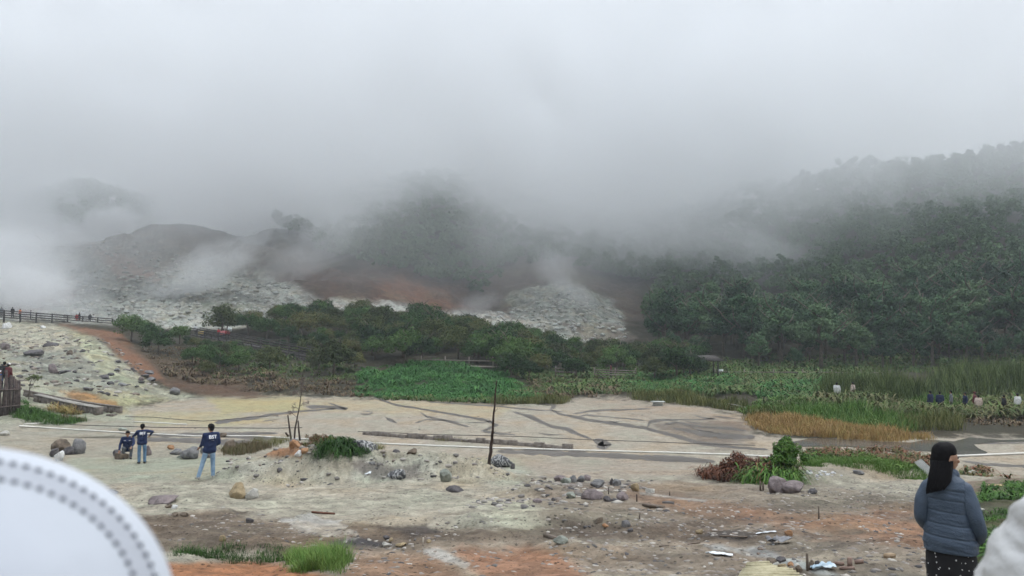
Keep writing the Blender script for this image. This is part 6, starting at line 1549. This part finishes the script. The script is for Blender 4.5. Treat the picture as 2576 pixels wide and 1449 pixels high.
# on the platform behind the pole fence
for dx, Y, rz, top, legs, lab, h_, hat in [(27, 46.6, -15, 'maroon', 'black', 'visitor in a dark top with pink sleeves and white cap on the platform', 1.68, CLOTH['white']), (16, 47.4, 20, 'black', 'black', 'dark haired visitor in black behind the one with the white cap', 1.75, None), (1, 47, 50, 'black', 'black', 'visitor in black at the outer side of the platform', 1.6, None), (6, 45.9, -80, 'blue', 'navy', 'visitor in a blue jacket and white headscarf sitting low on the platform', 1.25, CLOTH['white'])]:
    far(dx, Y, PLAT - .02, rz, top, legs, lab, h_, hat)
CLOUD_D = .034
def _h(dx, dy, Y, rx, ry, rz):
    v = at(dx, dy, Y); return (v.x, v.y, v.z, rx, ry, rz)
CLOUD_HOLES = [_h(1080, 590, 240, 30, 80, 26), _h(2540, 430, 262, 60, 50, 24), _h(235, 515, 200, 24, 50, 19), _h(225, 515, 270, 34, 70, 26)]
STEAM = [
 (10, 690, 150, 26, 12, 17, .2, 1.2, 10, 'broad grey steam bank over the crater edge beyond the boardwalk'),
 (90, 735, 136, 24, 9, 11, .12, 1.5, 10, 'low steam bank just behind the boardwalk with the walkers'),
 (285, 562, 220, 15, 8, 10, .4, 1.6, 0, 'bright steam puff behind the crater rim'),
 (690, 500, 218, 42, 16, 24, .09, 1.2, 15, 'tall drifting steam above the brown crater rim'),
 (520, 680, 160, 26, 7, 9, .16, 1.6, -25, 'slanting steam streak across the grey rubble slope'),
 (790, 630, 178, 26, 9, 11, .08, 1.5, -25, 'thin steam over the orange brown bank'),
 (1395, 672, 160, 8, 5, 11, .09, 1.9, -28, 'slim steam plume rising from the grey rock mound'),
 (1450, 735, 156, 9, 3, 4.5, .12, 1.7, 35, 'low steam trailing down the side of the grey rock mound'),
 (1200, 770, 140, 9, 5, 5, .05, 1.6, -20, 'faint steam by the pale scree behind the bushes'),
 (110, 600, 206, 28, 9, 15, .2, 1.7, 15, 'billowing steam rising at the outer end of the crater rim'),
 (1780, 600, 190, 50, 14, 15, .05, 1.3, 12, 'thin mist drifting low over the wooded slope beside the grey mound'),
]
# ------------------------------------------------------------------ air: haze, cloud, steam
def box_mesh(name, x0, x1, y0, y1, z0, z1, mat):
    b = MB(); b.box(((x0 + x1) / 2, (y0 + y1) / 2, (z0 + z1) / 2), (x1 - x0, y1 - y0, z1 - z0))
    return b.build(name, mat)
hz = NB('haze_air')
pv = hz.n('ShaderNodeVolumePrincipled', {'Color': (.86, .93, 1.0, 1), 'Density': .0005, 'Anisotropy': .0})
hz.t.links.new(pv.outputs[0], hz.o.inputs['Volume'])
haze = box_mesh('haze', -1800, 1800, -60, 640, -8, 150, hz.m); tag(haze, kind='stuff')

# low cloud on the hills: density grows with height above a ragged base
cb = NB('low_cloud'); p = cb.n('ShaderNodeTexCoord').outputs['Object']
sx = cb.n('ShaderNodeSeparateXYZ', {0: p}); X_, Y_, Z_ = sx.outputs
nl = cb.noise(.014, 3, .55, p, dist=.4)
def hole(x, y, z, rx, ry, rz):
    d = cb.n('ShaderNodeVectorMath', {0: p, 1: (x, y, z)}, operation='SUBTRACT').outputs[0]
    d = cb.n('ShaderNodeVectorMath', {0: d, 1: (1 / rx, 1 / ry, 1 / rz)}, operation='MULTIPLY').outputs[0]
    L = cb.n('ShaderNodeVectorMath', {0: d}, operation='LENGTH').outputs['Value']
    L = cb.math('ADD', L, cb.math('MULTIPLY', cb.math('SUBTRACT', nl, .5), 1.0))
    return cb.n('ShaderNodeMapRange', {0: L, 1: .35, 2: 1.1, 3: 0, 4: 1}, interpolation_type='SMOOTHSTEP').outputs[0]
base = cb.math('ADD', 24.0, cb.math('MULTIPLY', cb.math('SUBTRACT', nl, .5), 80.0))
base = cb.math('SUBTRACT', base, cb.n('ShaderNodeMapRange', {0: X_, 1: -40, 2: -110, 3: 0, 4: 26}, interpolation_type='SMOOTHSTEP').outputs[0])
ns = cb.noise(.035, 3, .6, p, dist=.6)
wisp = cb.n('ShaderNodeMapRange', {0: ns, 1: .36, 2: .66, 3: .3, 4: 1.55}).outputs[0]
hgt = cb.math('SUBTRACT', Z_, base)
dens = cb.n('ShaderNodeMapRange', {0: hgt, 1: -14, 2: 46, 3: 0, 4: 1}, interpolation_type='SMOOTHSTEP').outputs[0]
for hsp in CLOUD_HOLES: dens = cb.math('MULTIPLY', dens, hole(*hsp))
thin = cb.n('ShaderNodeMapRange', {0: Z_, 1: 62, 2: 108, 3: 1, 4: .35}, interpolation_type='SMOOTHSTEP').outputs[0]
rthin = cb.n('ShaderNodeMapRange', {0: cb.math('SUBTRACT', X_, cb.math('MULTIPLY', Y_, .38)), 1: -20, 2: 50, 3: 1, 4: .5}, interpolation_type='SMOOTHSTEP').outputs[0]
dens = cb.math('MULTIPLY', cb.math('MULTIPLY', cb.math('MULTIPLY', cb.math('MULTIPLY', dens, wisp), thin), rthin), CLOUD_D)
pv = cb.n('ShaderNodeVolumePrincipled', {'Color': (.978, .986, .994, 1), 'Density': dens, 'Anisotropy': 0.0})
cb.t.links.new(pv.outputs[0], cb.o.inputs['Volume'])
cloud = box_mesh('cloud', -330, 330, 150, 390, 10, 125, cb.m); tag(cloud, 'grey low cloud hanging over the hill tops', 'cloud', kind='stuff')
cb.m.cycles.volume_step_rate = .2

# steam plumes, each in its own rounded body
def steam_mat(name, d, sc, thr=.42, seed=0):
    b = NB(name); pp = b.n('ShaderNodeTexCoord').outputs['Object']
    L = b.n('ShaderNodeVectorMath', {0: pp}, operation='LENGTH').outputs['Value']
    mpn = b.n('ShaderNodeMapping', {'Vector': pp, 'Location': (seed * 3.1, seed * 1.7, seed), 'Scale': (1.2, 1.2, 1.0)}).outputs[0]
    n = b.noise(sc * 1.35, 4, .66, mpn, dist=.9)
    fall = b.n('ShaderNodeMapRange', {0: L, 1: .15, 2: .97, 3: 1, 4: 0}, interpolation_type='SMOOTHSTEP').outputs[0]
    v = b.math('SUBTRACT', b.math('ADD', n, b.math('MULTIPLY', fall, .35)), thr + .2)
    v = b.n('ShaderNodeMapRange', {0: v, 1: 0, 2: .15, 3: 0, 4: 1}, interpolation_type='SMOOTHSTEP').outputs[0]
    v = b.math('MULTIPLY', b.math('MULTIPLY', v, fall), d)
    pv = b.n('ShaderNodeVolumePrincipled', {'Color': (.99, .993, .997, 1), 'Density': v, 'Anisotropy': 0.0})
    b.t.links.new(pv.outputs[0], b.o.inputs['Volume']); b.m.cycles.volume_step_rate = .8
    return b.m
for i, (dx, dy, Y, rx, ry, rz, d, sc, tilt, lab) in enumerate(STEAM):
    bm = bmesh.new(); bmesh.ops.create_icosphere(bm, subdivisions=3, radius=1)
    me_ = bpy.data.meshes.new('steam_plume'); bm.to_mesh(me_); bm.free()
    me_.materials.append(steam_mat('steam', d, sc, .42, i + 1))
    o = bpy.data.objects.new('steam_plume', me_); COL.objects.link(o)
    o.location = at(dx, dy, Y); o.scale = (rx, ry, rz); o.rotation_euler = (0, R(tilt), 0)
    tag(o, lab, 'steam', 'steam plumes over the crater')
